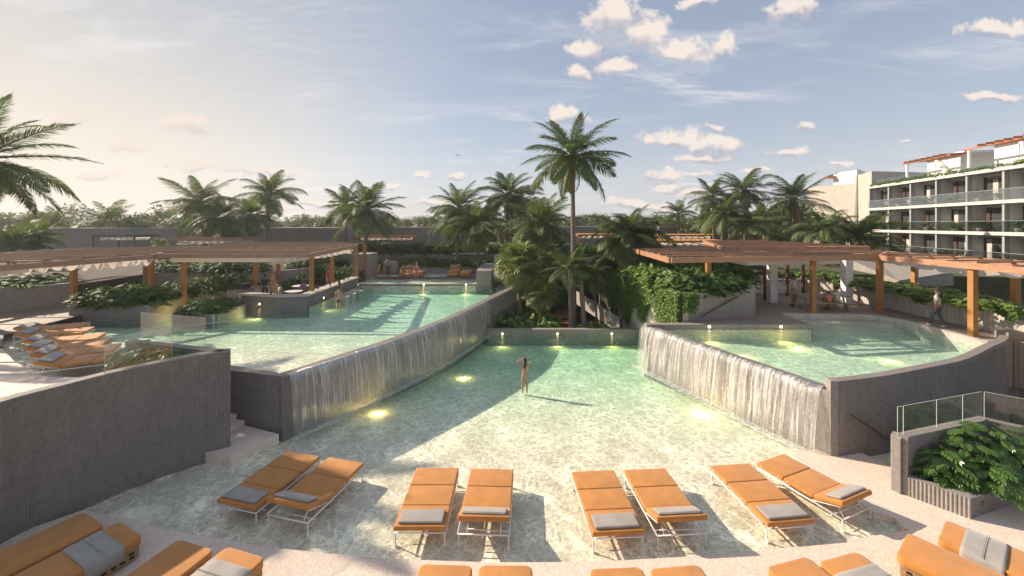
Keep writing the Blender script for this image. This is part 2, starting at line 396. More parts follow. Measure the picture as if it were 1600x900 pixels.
def twosided(t, ior):
    b = t.n('ShaderNodeNewGeometry').outputs['Backfacing']
    return t.m('ADD', ior, t.m('MULTIPLY', b, 1 / ior - ior))
def waterf(name, absorb, density, bump=.16, ripple=(2.2, 9.0), caust=.55, refl=1.0, angle=0):
    m = bpy.data.materials.new(name); m.use_nodes = True; t = NT(m.node_tree); t.N.clear()
    o = t.n('ShaderNodeOutputMaterial'); p = t.mapping(geo(t), (1, 1, 1), (0, 0, angle))
    w1 = t.noise(t.mapping(p, (1, 1.7, 1)), ripple[0], 4, .6, .7); w2 = t.noise(t.mapping(p, (1, 1.5, 1)), ripple[1], 3, .6, .5)
    h = t.m('ADD', w1, t.m('MULTIPLY', w2, .32))
    nb = t.bump(h, bump, .25)
    fr = t.n('ShaderNodeFresnel'); t.L.new(twosided(t, 1.33), fr.inputs[0]); t.L.new(nb, fr.inputs['Normal'])
    gl = t.n('ShaderNodeBsdfGlossy'); gl.inputs['Roughness'].default_value = .04; t.L.new(nb, gl.inputs['Normal'])
    # caustic light net painted into the transparent colour, brightening what lies below
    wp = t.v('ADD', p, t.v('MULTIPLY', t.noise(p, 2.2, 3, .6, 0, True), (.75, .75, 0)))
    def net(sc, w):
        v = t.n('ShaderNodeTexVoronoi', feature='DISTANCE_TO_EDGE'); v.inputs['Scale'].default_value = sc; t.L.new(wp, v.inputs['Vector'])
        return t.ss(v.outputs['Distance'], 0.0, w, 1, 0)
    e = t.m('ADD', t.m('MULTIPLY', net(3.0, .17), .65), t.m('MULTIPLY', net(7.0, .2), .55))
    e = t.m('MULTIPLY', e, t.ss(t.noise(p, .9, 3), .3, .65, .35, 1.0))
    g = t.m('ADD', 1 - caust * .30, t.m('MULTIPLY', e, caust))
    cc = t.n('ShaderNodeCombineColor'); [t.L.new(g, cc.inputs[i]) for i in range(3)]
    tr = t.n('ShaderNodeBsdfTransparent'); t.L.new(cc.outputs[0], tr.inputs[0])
    mx = t.n('ShaderNodeMixShader'); t.L.new(t.m('MULTIPLY', fr.outputs[0], refl), mx.inputs[0])
    t.L.new(tr.outputs[0], mx.inputs[1]); t.L.new(gl.outputs[0], mx.inputs[2]); t.L.new(mx.outputs[0], o.inputs[0])
    va = t.n('ShaderNodeVolumeAbsorption'); va.inputs[0].default_value = (*absorb, 1); va.inputs[1].default_value = density
    t.L.new(va.outputs[0], o.inputs[1])
    return m
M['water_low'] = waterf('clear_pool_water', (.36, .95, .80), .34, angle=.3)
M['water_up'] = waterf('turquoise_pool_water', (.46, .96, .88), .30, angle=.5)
def fallf(t):
    pass
def curtain(name, dens):
    m = bpy.data.materials.new(name); m.use_nodes = True; t = NT(m.node_tree); t.N.clear(); o = t.n('ShaderNodeOutputMaterial')
    uvn = t.n('ShaderNodeUVMap'); uvn.uv_map = 'UVMap'; sp = t.n('ShaderNodeSeparateXYZ'); t.L.new(uvn.outputs[0], sp.inputs[0]); u, v = sp.outputs[0], sp.outputs[1]   # u metres along, v 0 top to 1 bottom
    uv = uvn.outputs[0]
    s1 = t.noise(t.mapping(uv, (11, .45, 1)), 1.0, 5, .65, .3); s2 = t.noise(t.mapping(uv, (31, 1.9, 1)), 1.0, 4, .65, .4)
    s3 = t.noise(t.mapping(uv, (34, 13, 1)), 1.0, 3, .7); big = t.noise(t.mapping(uv, (1.4, .5, 1)), 1.0, 4, .6)
    bead = t.m('MULTIPLY', t.ss(s3, .48, .62), t.ss(v, .12, .6))
    a = t.m('ADD', t.m('MULTIPLY', t.ss(s1, .42, .62), .62), t.m('MULTIPLY', t.ss(s2, .44, .64), .60))
    a = t.m('MULTIPLY', a, t.ss(v, .0, .12, .35, 1.0))
    a = t.m('ADD', a, t.m('MULTIPLY', bead, .26))
    a = t.m('MULTIPLY', a, t.ss(big, .34, .60, .45, 1.1))
    a = t.m('MULTIPLY', a, t.ss(t.m('ADD', v, t.m('MULTIPLY', s1, .35)), .88, 1.22, 1, .45))
    a = t.m('MULTIPLY', a, dens, clamp=True)
    foam = t.n('ShaderNodeBsdfPrincipled'); foam.inputs['Base Color'].default_value = (.82, .80, .78, 1); foam.inputs['Roughness'].default_value = .18; foam.inputs['Specular IOR Level'].default_value = .8
    h = t.m('ADD', t.m('MULTIPLY', s1, 1.2), t.m('ADD', t.m('MULTIPLY', s2, .6), t.m('MULTIPLY', s3, .25)))
    nb = t.bump(h, .8, .05); t.L.new(nb, foam.inputs['Normal'])
    tl = t.n('ShaderNodeBsdfTranslucent'); tl.inputs[0].default_value = (.8, .8, .8, 1)
    fm = t.n('ShaderNodeMixShader'); fm.inputs[0].default_value = .3; t.L.new(foam.outputs[0], fm.inputs[1]); t.L.new(tl.outputs[0], fm.inputs[2])
    gl = t.n('ShaderNodeBsdfGlossy'); gl.inputs['Roughness'].default_value = .10; t.L.new(nb, gl.inputs['Normal'])
    tr = t.n('ShaderNodeBsdfTransparent'); fr = t.n('ShaderNodeFresnel'); t.L.new(twosided(t, 1.33), fr.inputs[0]); t.L.new(nb, fr.inputs['Normal'])
    film = t.n('ShaderNodeMixShader'); t.L.new(t.m('ADD', fr.outputs[0], t.ss(v, .05, .32, .55, .08), clamp=True), film.inputs[0]); t.L.new(tr.outputs[0], film.inputs[1]); t.L.new(gl.outputs[0], film.inputs[2])
    mx = t.n('ShaderNodeMixShader'); t.L.new(a, mx.inputs[0]); t.L.new(film.outputs[0], mx.inputs[1]); t.L.new(fm.outputs[0], mx.inputs[2]); t.L.new(mx.outputs[0], o.inputs[0])
    return m
M['fall_left'] = curtain('falling_water_thin', .8)
M['fall_right'] = curtain('falling_water_dense', 1.0)
def foamf(t, b):
    n = t.noise(geo(t), 22, 5, .7); t.L.new(t.ss(n, .44, .62), b.inputs['Alpha']); t.L.new(t.bump(n, .8, .03), b.inputs['Normal'])
M['foam'] = mat('white_foam', (.8, .82, .8), .3, build=foamf)
def glassm(name, tint=(.93, .96, .94), refl=1.0, rough=.02, base=.0):
    m = bpy.data.materials.new(name); m.use_nodes = True; t = NT(m.node_tree); t.N.clear(); o = t.n('ShaderNodeOutputMaterial')
    tr = t.n('ShaderNodeBsdfTransparent'); tr.inputs[0].default_value = (*tint, 1)
    gl = t.n('ShaderNodeBsdfGlossy'); gl.inputs['Roughness'].default_value = rough
    fr = t.n('ShaderNodeFresnel'); t.L.new(twosided(t, 1.5), fr.inputs[0]); mx = t.n('ShaderNodeMixShader')
    t.L.new(t.m('ADD', t.m('MULTIPLY', fr.outputs[0], refl), base, clamp=True), mx.inputs[0])
    t.L.new(tr.outputs[0], mx.inputs[1]); t.L.new(gl.outputs[0], mx.inputs[2]); t.L.new(mx.outputs[0], o.inputs[0]); return m
M['glass'] = glassm('clear_balustrade_glass', (.95, .97, .955), 1.0, base=.01)
M['glass_hotel'] = glassm('reflective_balcony_glass', (.86, .90, .88), 1.0, base=.12)
M['glass_edge'] = mat('glass_edge', (.42, .48, .45), .2)
M['window'] = mat('window_glass', (.06, .065, .07), .06, spec=.9)
M['frame_brown'] = mat('brown_window_frame', (.09, .05, .035), .5)
M['frame_dark'] = mat('dark_frame', (.04, .03, .028), .5)
M['curtain_cloth'] = mat('pale_curtain', rough=.9, build=fabricf((.5, .47, .43)))
def emit(name, c, s):
    m = bpy.data.materials.new(name); m.use_nodes = True; t = NT(m.node_tree); b = t.N['Principled BSDF']
    b.inputs['Emission Color'].default_value = (*c, 1); b.inputs['Emission Strength'].default_value = s; return m
M['lamp'] = emit('lit_pool_lamp', (1, .74, .40), 2.2)
for nm, c in dict(skin_a=(.42, .22, .13), skin_b=(.24, .12, .07), skin_c=(.55, .33, .22), hair_dark=(.02, .014, .01), hair_blond=(.42, .26, .1),
                  shirt_pink=(.55, .38, .36), trouser_tan=(.42, .25, .10), blouse=(.50, .50, .40), jeans=(.05, .06, .075), black_cloth=(.025, .025, .03),
                  white_cloth=(.7, .68, .66), green_cloth=(.05, .5, .25), shirt_yellow=(.5, .5, .2), shirt_blue=(.12, .12, .26), red_cloth=(.4, .03, .04),
                  shirt_grey=(.25, .22, .22), tan_cloth=(.45, .28, .15), coral=(.55, .18, .11), shoe=(.03, .025, .02), eye=(.02, .015, .01), lip=(.3, .1, .08)).items():
    M[nm] = mat(nm, c, .65 if 'skin' not in nm else .5)
# ------------------------------------------------------------------ path helpers
def resample(pts, step, smooth=True):
    P = [Vector((p[0], p[1], 0)) for p in pts]
    out = []
    n = len(P)
    if smooth and n > 2:
        dense = []
        for i in range(n - 1):
            p0 = P[max(i - 1, 0)]; p1 = P[i]; p2 = P[i + 1]; p3 = P[min(i + 2, n - 1)]
            for k in range(16):
                t = k / 16
                dense.append(.5 * ((2 * p1) + (-p0 + p2) * t + (2 * p0 - 5 * p1 + 4 * p2 - p3) * t * t + (-p0 + 3 * p1 - 3 * p2 + p3) * t ** 3))
        dense.append(P[-1]); P = dense
    L = [0]
    for i in range(1, len(P)): L.append(L[-1] + (P[i] - P[i - 1]).length)
    T = L[-1]; m = max(1, round(T / step)); j = 0
    for k in range(m + 1):
        s = T * k / m
        while j < len(P) - 2 and L[j + 1] < s: j += 1
        f = (s - L[j]) / max(1e-9, L[j + 1] - L[j]); out.append(P[j].lerp(P[j + 1], min(1, max(0, f))))
    return out
def normals(P):
    N = []
    for i in range(len(P)):
        d = (P[min(i + 1, len(P) - 1)] - P[max(i - 1, 0)]).normalized(); N.append(Vector((-d.y, d.x, 0)))   # left of travel
    return N
def offset(P, o):
    N = normals(P); return [p + n * o for p, n in zip(P, N)]
def wall(pts, z0, z1, thick, side=1, pitch=None, amp=.014, smooth=True, mb=None, step=.5):
    """wall along pts; its body lies on the left (side=1) or right of the path; the path side may be fluted"""
    mb = mb or MB()
    P = resample(pts, (pitch / 4) if pitch else step, smooth)
    N = normals(P)
    outer = []
    for i, (p, n) in enumerate(zip(P, N)):
        o = 0
        if pitch: o = -side * amp * (1 if i % 4 in (1, 2) else 0)
        outer.append(p + n * o)
    inner = offset(P, side * thick)
    mb.prism([(q.x, q.y) for q in outer] + [(q.x, q.y) for q in reversed(inner)], z0, z1)
    return mb
def sheet(name, poly, z, m, **k):
    o = MB().add([(p[0], p[1], z) for p in poly], [tuple(range(len(poly)))]).obj(name, M[m]); me = o.data
    if me.polygons[0].normal.z < 0: me.flip_normals()
    return tag(o, **k)
def slab(name, poly, z0, z1, m, kind='structure', bevel=0, **k):
    return tag(MB().prism(poly, z0, z1).obj(name, M[m], bevel=bevel), kind=kind, **k)
def P2(x, y, z): w = W(x, y, z); return (w.x, w.y)

# ------------------------------------------------------------------ ground and terraces
sheet('ground', [(-3000, -200), (3000, -200), (3000, 4000), (-3000, 4000)], -2.6, 'ground', kind='structure')
ZU = 1.82; ZDK = 2.05
# lower pool --------------------------------------------------------
near_px = [(134, 799), (200, 815), (272, 831), (337, 843), (416, 856), (500, 866), (625, 876), (750, 880.5), (844, 881), (950, 879), (1072, 872), (1194, 861.5), (1275, 853), (1356, 841), (1423, 830)]
near = [P2(x, y, .03) for x, y in near_px]
rimR = [near[-1], P2(1415, 827, .03), P2(1397, 811, .03), P2(1366, 802, .03), P2(1300, 757, .03), P2(1234, 711, .03), P2(1285, 701, .03)]
arc = [P2(-60, 660, 3.05), P2(0, 629, 3.05), P2(100, 602, 3.05), P2(200, 577, 3.05), P2(300, 557, 3.05), P2(360, 548, 3.05)]
nearpoly = [(-16, 2.0), (17, 2.0), (17, 6.5), (13.5, 8.5)] + list(reversed(near)) + [(-10.05, 9.5), (-11.2, 8.3), (-16, 7)]
lower_deck = slab('sun_terrace', nearpoly, -.6, .06, 'deck')
rd = [near[-1]] + rimR[1:] + [(9.2, 11.9), (9.5, 11.75), (10.3, 11.9), (10.62, 10.95), (14.2, 9.6), (17, 6.4), (13.6, 8.3)]
slab('side_terrace', rd, -.6, .056, 'deck')
def inside(poly, x, y):
    c = False; n = len(poly)
    for i in range(n):
        a = poly[i]; b = poly[i - 1]
        if (a[1] > y) != (b[1] > y) and x < (b[0] - a[0]) * (y - a[1]) / (b[1] - a[1]) + a[0]: c = not c
    return c
def floor_grid(name, x0, x1, y0, y1, dep, n=24, poly=None):
    mb = MB(); vs = []; 
    for j in range(n + 1):
        for i in range(n + 1):
            x = x0 + (x1 - x0) * i / n; y = y0 + (y1 - y0) * j / n; vs.append((x, y, dep(x, y)))
    mb.add(vs, [(j * (n + 1) + i, j * (n + 1) + i + 1, (j + 1) * (n + 1) + i + 1, (j + 1) * (n + 1) + i) for j in range(n) for i in range(n) if poly is None or inside(poly, x0 + (x1 - x0) * (i + .5) / n, y0 + (y1 - y0) * (j + .5) / n)])
    return tag(mb.obj(name, M['pool_floor'], smooth=True), kind='structure')
cl = lambda v, a=0, b=1: max(a, min(b, v))
floor_grid('pool_floor', -13, 12, 6, 25.5, lambda x, y: -.09 - .55 * cl((y - 11.5) / 9) ** 1.1)
crest = [(-7.35, 12.7), (-6.1, 14.75), (-4.85, 16.9), (-3.75, 19.2), (-2.75, 21.7), (-1.75, 24.9), (-.75, 28.2), (.35, 31.2)]
crestR = [(6.40, 19.3), (9.32, 11.9)]
low_water = [(-11.6, 7.5), (-10.6, 9.3), (-9.6, 10.6), (-8.45, 11.6), (-7.9, 12.9)] + crest[1:6] + [(-1.7, 24.6), (8.4, 24.6), (7.2, 20)] + [(9.6, 12.2), (9.6, 10), (9.6, 8), (8.5, 7), (4, 6.5), (-4, 6.5), (-9, 7)]
def water_body(name, poly, z, depth, m):
    o = MB().prism(poly, z - depth, z).obj(name, M[m]); return tag(o, kind='structure')
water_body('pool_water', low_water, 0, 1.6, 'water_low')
# back wall with lamps
b = MB().box((3.6, 24.72, -.33), (10.2, .4, 1.34))
tag(b.obj('pool_end_wall', M['concrete_mid'], bevel=.012), 'low grey concrete wall closing the far end of the lower pool', 'wall')
# left upper pool ----------------------------------------------------
rimdir = Vector((-.963, .27, 0))
cP = resample(crest, .4)
inn = offset(cP, .42)
tag(wall(crest, -1.6, 1.93, .42, 1).obj('overflow_wall', M['concrete_board']), 'long curved dark concrete wall under the left waterfall', 'wall')
corner = Vector((-7.41, 12.72, 0)); rim_end = corner + rimdir * 5.4
ends = MB().prism([(corner.x + .10, corner.y + .02), (corner.x - .36, corner.y + .45), (rim_end.x + .05, rim_end.y + .5), (rim_end.x, rim_end.y)], -.6, 1.935)
tag(ends.obj('corner_wall', M['concrete_dark'], bevel=.01), 'dark concrete end wall of the left upper pool above the small steps', 'wall')
# slanting prow where the curved wall ends past the waterfall
v = [(-1.62, 25.2, 1.92), (.35, 31.2, 1.92), (.80, 29.6, 1.35), (-1.25, 25.3, 1.0), (-1.5, 25.0, -2.0), (0.0, 29.5, -1.2), (-1.9, 25.6, -2.0), (-.2, 31.3, -1.4), (-1.9, 25.6, 1.915), (-.05, 31.3, 1.915)]
MBp = MB().add(v, [(0, 1, 2, 3), (3, 2, 5, 4), (2, 1, 9, 7, 5), (8, 9, 1, 0), (6, 7, 9, 8), (4, 5, 7, 6), (0, 3, 4, 6, 8)])
tag(MBp.obj('slanting_wall_end', M['concrete_board']), 'tapering brown concrete wall end jutting out among the palms', 'wall')
left_edge = [(-12.45, 14.05), (-13.4, 12.7), (-14.9, 12.75), (-17.6, 14.1), (-20.1, 15.7), (-22.1, 17.3), (-22.4, 18.4), (-22.9, 21.3)]
up_water = [(q.x, q.y) for q in offset(cP, .12)] + [(-.1, 32.4), (-12.4, 32.4), (-12.3, 24.0), (-16.5, 24.5), (-20, 25.2), (-23.4, 21.8)] + list(reversed(left_edge)) + [(rim_end.x + .2, rim_end.y + .25), (corner.x - .1, corner.y + .3)]
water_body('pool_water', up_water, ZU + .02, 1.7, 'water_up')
floor_grid('pool_floor', -24.5, .4, 11.0, 33, lambda x, y: ZU - .12 - .52 * cl((y - 14.2 + (x + 8) * .12) / 7.5), 130, [(q.x, q.y) for q in offset(cP, .22)] + [(.2, 33)] + up_water[len(cP)+1:])
# beach terrace on the left, upper level
ut = [(-15.5, 7.0)] + [(q[0] - .25, q[1] + .1) for q in arc[1:4]] + [(-9.6, 11.4), (-12.35, 12.95), (-12.5, 13.95)] + left_edge[1:6] + [(-27, 17), (-27, 9)]
slab('upper_beach_terrace', ut, 1.2, 1.93, 'deck')
ld = [left_edge[5], left_edge[6], left_edge[7], (-23.6, 21.2), (-26.4, 23.8), (-28, 21.7), (-34, 20), (-38, 15), (-27.1, 15.0), (-27.1, 17.1)]
slab('plank_terrace', ld, 1.2, 1.96, 'plank_deck')
tag(wall([left_edge[4], left_edge[5], left_edge[6], left_edge[7]], 1.5, 2.0, .09, 1, smooth=False).obj('pool_edge_trim', M['dark_metal']), 'thin dark metal trim where the plank terrace meets the pool', 'trim')
# fluted foreground wall and its arm
fw = empty('fluted_wall', (0, 0, 0), 0, 'tall dark fluted concrete wall curving along the left foreground', 'wall')
arcP = [(p[0], p[1]) for p in arc]
wall(arcP, -.5, 3.03, .26, 1, pitch=.062, amp=.012).obj('curved_wall_panel', M['concrete_dark'], fw)
wall(arcP, 3.031, 3.06, .27, 1, step=.3).obj('coping', M['concrete_mid'], fw)
arm = [(-8.55, 11.95), (-12.35, 13.0)]
wall(arm, -.5, 3.03, .24, 1, pitch=.062, amp=.012, smooth=False).obj('straight_wall_panel', M['concrete_dark'], fw)
wall(arm, 3.031, 3.06, .25, 1, smooth=False).obj('coping', M['concrete_mid'], fw)
sheet('planter_soil', [(-8.8, 11.75), (-12.3, 12.8), (-11.6, 10.9), (-10.1, 10.6)], 2.5, 'soil', kind='structure')
# glass panels
def glass_run(name, label, pts, z0, h, gaps=True):
    g = empty(name, (0, 0, 0), 0, label, 'balustrade')
    for a, b in pts:
        a = Vector((a[0], a[1], 0)); b = Vector((b[0], b[1], 0)); d = (b - a); u = d.normalized()
        p = MB().bar(a + Vector((0, 0, z0 + h / 2)), b + Vector((0, 0, z0 + h / 2)), .014, h).obj('glass_panel', M['glass'], g)
        MB().bar(a + Vector((0, 0, z0 + h + .006)), b + Vector((0, 0, z0 + h + .006)), .014, .008).obj('polished_edge', M['glass_edge'], p)
        for q in (a,):
            MB().bar(q + Vector((0, 0, z0)) + u * 0, q + Vector((0, 0, z0 + h)), .012, .006).obj('polished_edge', M['glass_edge'], p)
    return g
A = resample(arcP, 1.45); Ai = offset(A, .13)
ar = [(q.x, q.y) for q in Ai]
L = len(ar)
glass_run('glass_balustrade', 'clear glass balustrade standing on the dark fluted wall at left', [((ar[i][0], ar[i][1]), (ar[i + 1][0], ar[i + 1][1])) for i in range(L - 3, L - 1)] + [((-10.9, 12.72), (-12.2, 13.08)), ((-9.5, 12.33), (-10.86, 12.70))], 3.06, .85)
# steps up beside the corner wall
st = empty('stone_steps', (0, 0, 0), 0, 'cream stone steps beside the dark corner wall at left', 'steps')
nrm = Vector((rimdir.y, -rimdir.x, 0)) * -1   # toward the camera
nrm = Vector((-.27, -.963, 0))
def quad_on(s0, s1, w0, w1): 
    return [tuple((corner + rimdir * s + nrm * w)[:2]) for s, w in ((s0, w0), (s1, w0), (s1, w1), (s0, w1))]
MB().prism([P2(436, 678, .2), P2(361, 713, .2), (-9.3, 11.6), (-9.3, 13.3)], -.5, .2).obj('landing', M['deck'], st, bevel=.01)
for k in range(10):
    MB().prism(quad_on(1.42 + k * .34, 5.2, .02, 1.15), .2 + k * .172 + .001, .2 + (k + 1) * .172).obj('step', M['deck'], st, bevel=.008)


# right upper pool -----------------------------------------------------
ZR = 1.84
cR = resample(crestR, .3, False)
tag(wall(crestR, -1.6, 1.93, .3, 1, smooth=False).obj('overflow_wall', M['concrete_board']), 'straight concrete wall under the dense right waterfall', 'wall')
outer = [(9.47, 11.57), (11.2, 12.0), (13.08, 12.63), (15.4, 13.5), (18.0, 14.9), (20.1, 16.1), (22.5, 18.2)]
cw = empty('curved_pool_wall', (0, 0, 0), 0, 'dark concrete wall curving round the right upper pool', 'wall')
wall(outer, -2.6, 2.24, .27, 1).obj('wall_body', M['concrete_dark'], cw, bevel=.01)
po = resample(outer, .06)[110:250]
wall([(q.x, q.y) for q in offset(resample(outer, .08), -.004)][70:135], -2.6, 2.10, .05, 1, pitch=.085, amp=.02, smooth=False).obj('fluted_panel', M['concrete_dark'], cw)
MB().prism([(9.30, 11.62), (9.47, 11.57), (9.55, 11.86), (9.40, 11.95)], -1, 2.243).obj('end_pier', M['concrete_mid'], cw)
MB().prism([(8.98, 12.22), (9.31, 11.64), (9.5, 11.9), (9.6, 12.25), (9.2, 12.6)], -1, 1.9).obj('side_block', M['concrete_mid'], cw)
br = MB().box((21.2, 16.6, .8), (1.6, .5, 3.1)).obj('wall_block', M['concrete_mid']); tag(br, 'grey concrete block at the far right end of the curved pool wall', 'wall')
pool_r = [(6.45, 19.25), (9.4, 12.0), (9.6, 11.75), (11.2, 12.2), (13.08, 12.8), (15.4, 13.7), (18.0, 15.1), (19.6, 16.1), (19.5, 18), (19.55, 19.6), (18.4, 21.2), (14.3, 21.2), (14.3, 18.95), (6.5, 18.95)]
wr = [(q.x, q.y) for q in offset(cR, .06)]
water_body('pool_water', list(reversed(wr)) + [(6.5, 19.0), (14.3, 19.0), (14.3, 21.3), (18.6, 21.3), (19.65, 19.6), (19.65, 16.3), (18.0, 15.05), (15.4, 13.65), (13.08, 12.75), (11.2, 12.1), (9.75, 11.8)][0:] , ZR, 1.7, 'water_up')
floor_grid('pool_floor', 6.2, 20.2, 11.5, 21.6, lambda x, y: ZR - .55, 120, [(6.75, 19.1), (9.6, 12.1), (10, 12.0)] + outer[1:6] + [(20.2, 21.6), (14.35, 21.6), (14.35, 19.15)])
pb = MB().box((10.35, 19.1, .9), (7.9, .36, 2.3)); tag(pb.obj('pool_back_wall', M['concrete_mid'], bevel=.012), 'low grey wall with two lamps behind the right upper pool', 'wall')
ps = empty('pool_steps', (0, 0, 0), 0, 'broad stone steps going down into the right upper pool', 'steps')
for k in range(4):
    MB().prism([(14.55 - .0, 21.3), (14.55, 20.75 - k * .42), (18.9 - .1 * k, 20.3 - k * .42), (19.6, 19.9 - k * .3), (19.6, 21.3)], .6 - .01 * k, ZR + .06 - (k + 1) * .17).obj('step', M['deck'], ps)
tag(wall([(19.42, 16.25), (19.42, 18.2), (19.42, 19.9), (18.7, 20.9), (14.4, 21.2)], 1.0, 2.056, .24, -1, smooth=False).obj('pool_kerb', M['concrete_light'], bevel=.01), 'pale stone kerb along the far edge of the right pool', 'kerb')
rdk = [(8.5, 19.28), (14.3, 19.28), (14.3, 21.25), (18.7, 20.95), (19.45, 19.9), (19.45, 16.25), (20.2, 16.2), (21.2, 15.6), (21.2, 34), (7.6, 34), (7.6, 28), (8.4, 20)]
slab('paved_terrace', rdk, .2, ZDK, 'brick_deck')
# right deck walls: planter with vines, and the long trailing-plant wall
pw = empty('vine_planter', (0, 0, 0), 0, 'tall light concrete planter with vines behind the right pool', 'planter')
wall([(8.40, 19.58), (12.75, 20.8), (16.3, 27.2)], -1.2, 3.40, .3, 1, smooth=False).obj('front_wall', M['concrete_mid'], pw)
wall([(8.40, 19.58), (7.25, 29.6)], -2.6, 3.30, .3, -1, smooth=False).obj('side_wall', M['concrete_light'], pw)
sheet('planter_soil', [(8.6, 19.9), (12.6, 21.1), (16.1, 27.3), (15, 31), (7.4, 29.5)], 3.2, 'soil', kind='structure')
hr = MB().tube([(9.35, 19.72, 2.22), (11.6, 20.36, 3.15)], .03); tag(hr.obj('handrail', M['bronze']), 'dark slanting handrail fixed to the planter wall by the right pool', 'handrail')
tw = empty('trailing_plant_wall', (0, 0, 0), 0, 'long grey fluted planter wall along the right terrace', 'wall')
wall([(21.25, 13.4), (21.25, 24.4)], 0, 3.28, .35, -1, pitch=.16, amp=.02, smooth=False).obj('fluted_panel', M['concrete_light'], tw)
wall([(21.25, 24.41), (19.9, 27.5)], 0, 3.4, .3, -1, smooth=False).obj('end_panel', M['concrete_light'], tw)
slab('planting_bed', [(21.6, 13.3), (24.3, 13.3), (24.3, 30), (20.5, 30), (21.6, 24.4)], 0, 3.12, 'soil')
# handrail on the dark curved wall
h2 = MB().tube([(9.86, 11.57, 1.28), (10.1, 11.62, 1.12), (11.6, 12.05, .16), (12.6, 12.33, -.55)], .022)
tag(h2.obj('handrail', M['bronze']), 'bronze handrail slanting down the dark curved wall', 'handrail')
# right foreground planter
rp = empty('fluted_planter', (0, 0, 0), 0, 'dark fluted concrete planter in the right foreground', 'planter')
c0 = (9.66, 10.15); c1 = (13.05, 11.12); c2 = (14.4, 9.9); c3 = (10.5, 9.12); c4 = (13.2, 9.95)
wall([c0, c1], -2.6, 1.43, .2, -1, pitch=.07, amp=.014, smooth=False).obj('tall_wall_panel', M['concrete_dark'], rp)
wall([c0, c1], 1.431, 1.46, .21, -1, smooth=False).obj('coping', M['concrete_mid'], rp)
wall([c1, c2], -2.6, 1.42, .2, -1, pitch=.07, amp=.014, smooth=False).obj('tall_wall_panel', M['concrete_dark'], rp)
wall([c1, c2], 1.425, 1.455, .21, -1, smooth=False).obj('coping', M['concrete_mid'], rp)
wall([(9.66, 10.15), (9.84, 9.91)], -.2, 1.457, .26, 1, pitch=.07, amp=.014, smooth=False).obj('pier', M['concrete_mid'], rp)
wall([(9.845, 9.905), c3], -.2, .52, .2, 1, pitch=.07, amp=.014, smooth=False).obj('low_wall_panel', M['concrete_mid'], rp)
wall([c3, c4], -.2, .518, .2, 1, smooth=False).obj('low_wall_panel', M['concrete_dark'], rp)
sheet('planter_soil', [(9.75, 10.05), (10.5, 9.2), (13.3, 10), (13.0, 11)], .4, 'soil', kind='structure')
def lerp2(a, b, t): return (a[0] + (b[0] - a[0]) * t, a[1] + (b[1] - a[1]) * t - .1)
glass_run('glass_balustrade', 'clear glass balustrade on the dark planter wall at right', [(lerp2(c0, c1, t0), lerp2(c0, c1, t1)) for t0, t1 in ((.03, .08), (.09, .44), (.45, .74), (.75, .98))] + [((13.05, 11.0), (13.6, 10.5)), ((13.62, 10.48), (14.4, 9.8))], 1.46, .72)
slab('stair_flight', [(10.3, 11.9), (10.7, 10.9), (13, 11.6), (15, 13.2), (11.4, 12.1)], -2.6, -1.3, 'deck')

# ------------------------------------------------------------------ waterfalls
def curtain_mesh(name, path, z1, z0, reach, m, parent, seed, side, step=.05, rows=16, ragged=.0):
    P = resample(path, step, len(path) > 2); N = normals(P); vs = []; fs = []; uvs = []
    zf = []
    for i, (p, n) in enumerate(zip(P, N)):
        for k in range(rows + 1):
            v = k / rows
            if v < .12: off = -.10 + v / .12 * .14; z = z1 + .035 * math.sin(v / .12 * math.pi / 2 + .6)
            else:
                q = (v - .12) / .88; off = .04 + reach * math.sqrt(q) ** .9; z = z1 + .028 - (z1 - z0 + .028) * q ** 1.25
            s = i * step
            wob = noise.noise(Vector((s * 3.1, v * .7, seed))) * .05 + noise.noise(Vector((s * 9.0, v * 1.4, seed + 5))) * .025
            off += wob * min(1, v * 3)
            vs.append((p.x - side * n.x * off, p.y - side * n.y * off, z)); uvs.append((s, v))
    R1 = rows + 1
    for i in range(len(P) - 1):
        for k in range(rows): fs.append((i * R1 + k, (i + 1) * R1 + k, (i + 1) * R1 + k + 1, i * R1 + k + 1))
    me = bpy.data.meshes.new(name); me.from_pydata(vs, [], fs); me.materials.append(m)
    uvl = me.uv_layers.new(name='UVMap')
    for lp in me.loops: uvl.data[lp.index].uv = uvs[lp.vertex_index]
    me.polygons.foreach_set('use_smooth', [True] * len(fs)); me.update()
    return link(name, me, parent)
def foam_strip(path, side, reach, w, parent, z=.0, m='foam', amp=.05):
    P = resample(path, .06, len(path) > 2); N = normals(P); vs = []; fs = []; nr = 6
    for i, (p, n) in enumerate(zip(P, N)):
        for k in range(nr + 1):
            t = k / nr; o = reach - w * .4 + w * t + .07 * noise.noise(Vector((i * .22, t * 2, 3)))
            zz = z + .012 + amp * math.sin(t * math.pi) * (.6 + 1.2 * abs(noise.noise(Vector((i * .5, t * 3, 9)))))
            vs.append((p.x - side * n.x * o, p.y - side * n.y * o, zz))
    for i in range(len(P) - 1):
        for k in range(nr): fs.append((i * (nr + 1) + k, (i + 1) * (nr + 1) + k, (i + 1) * (nr + 1) + k + 1, i * (nr + 1) + k + 1))
    return MB().add(vs, fs).obj('foam', M[m], parent, smooth=True)
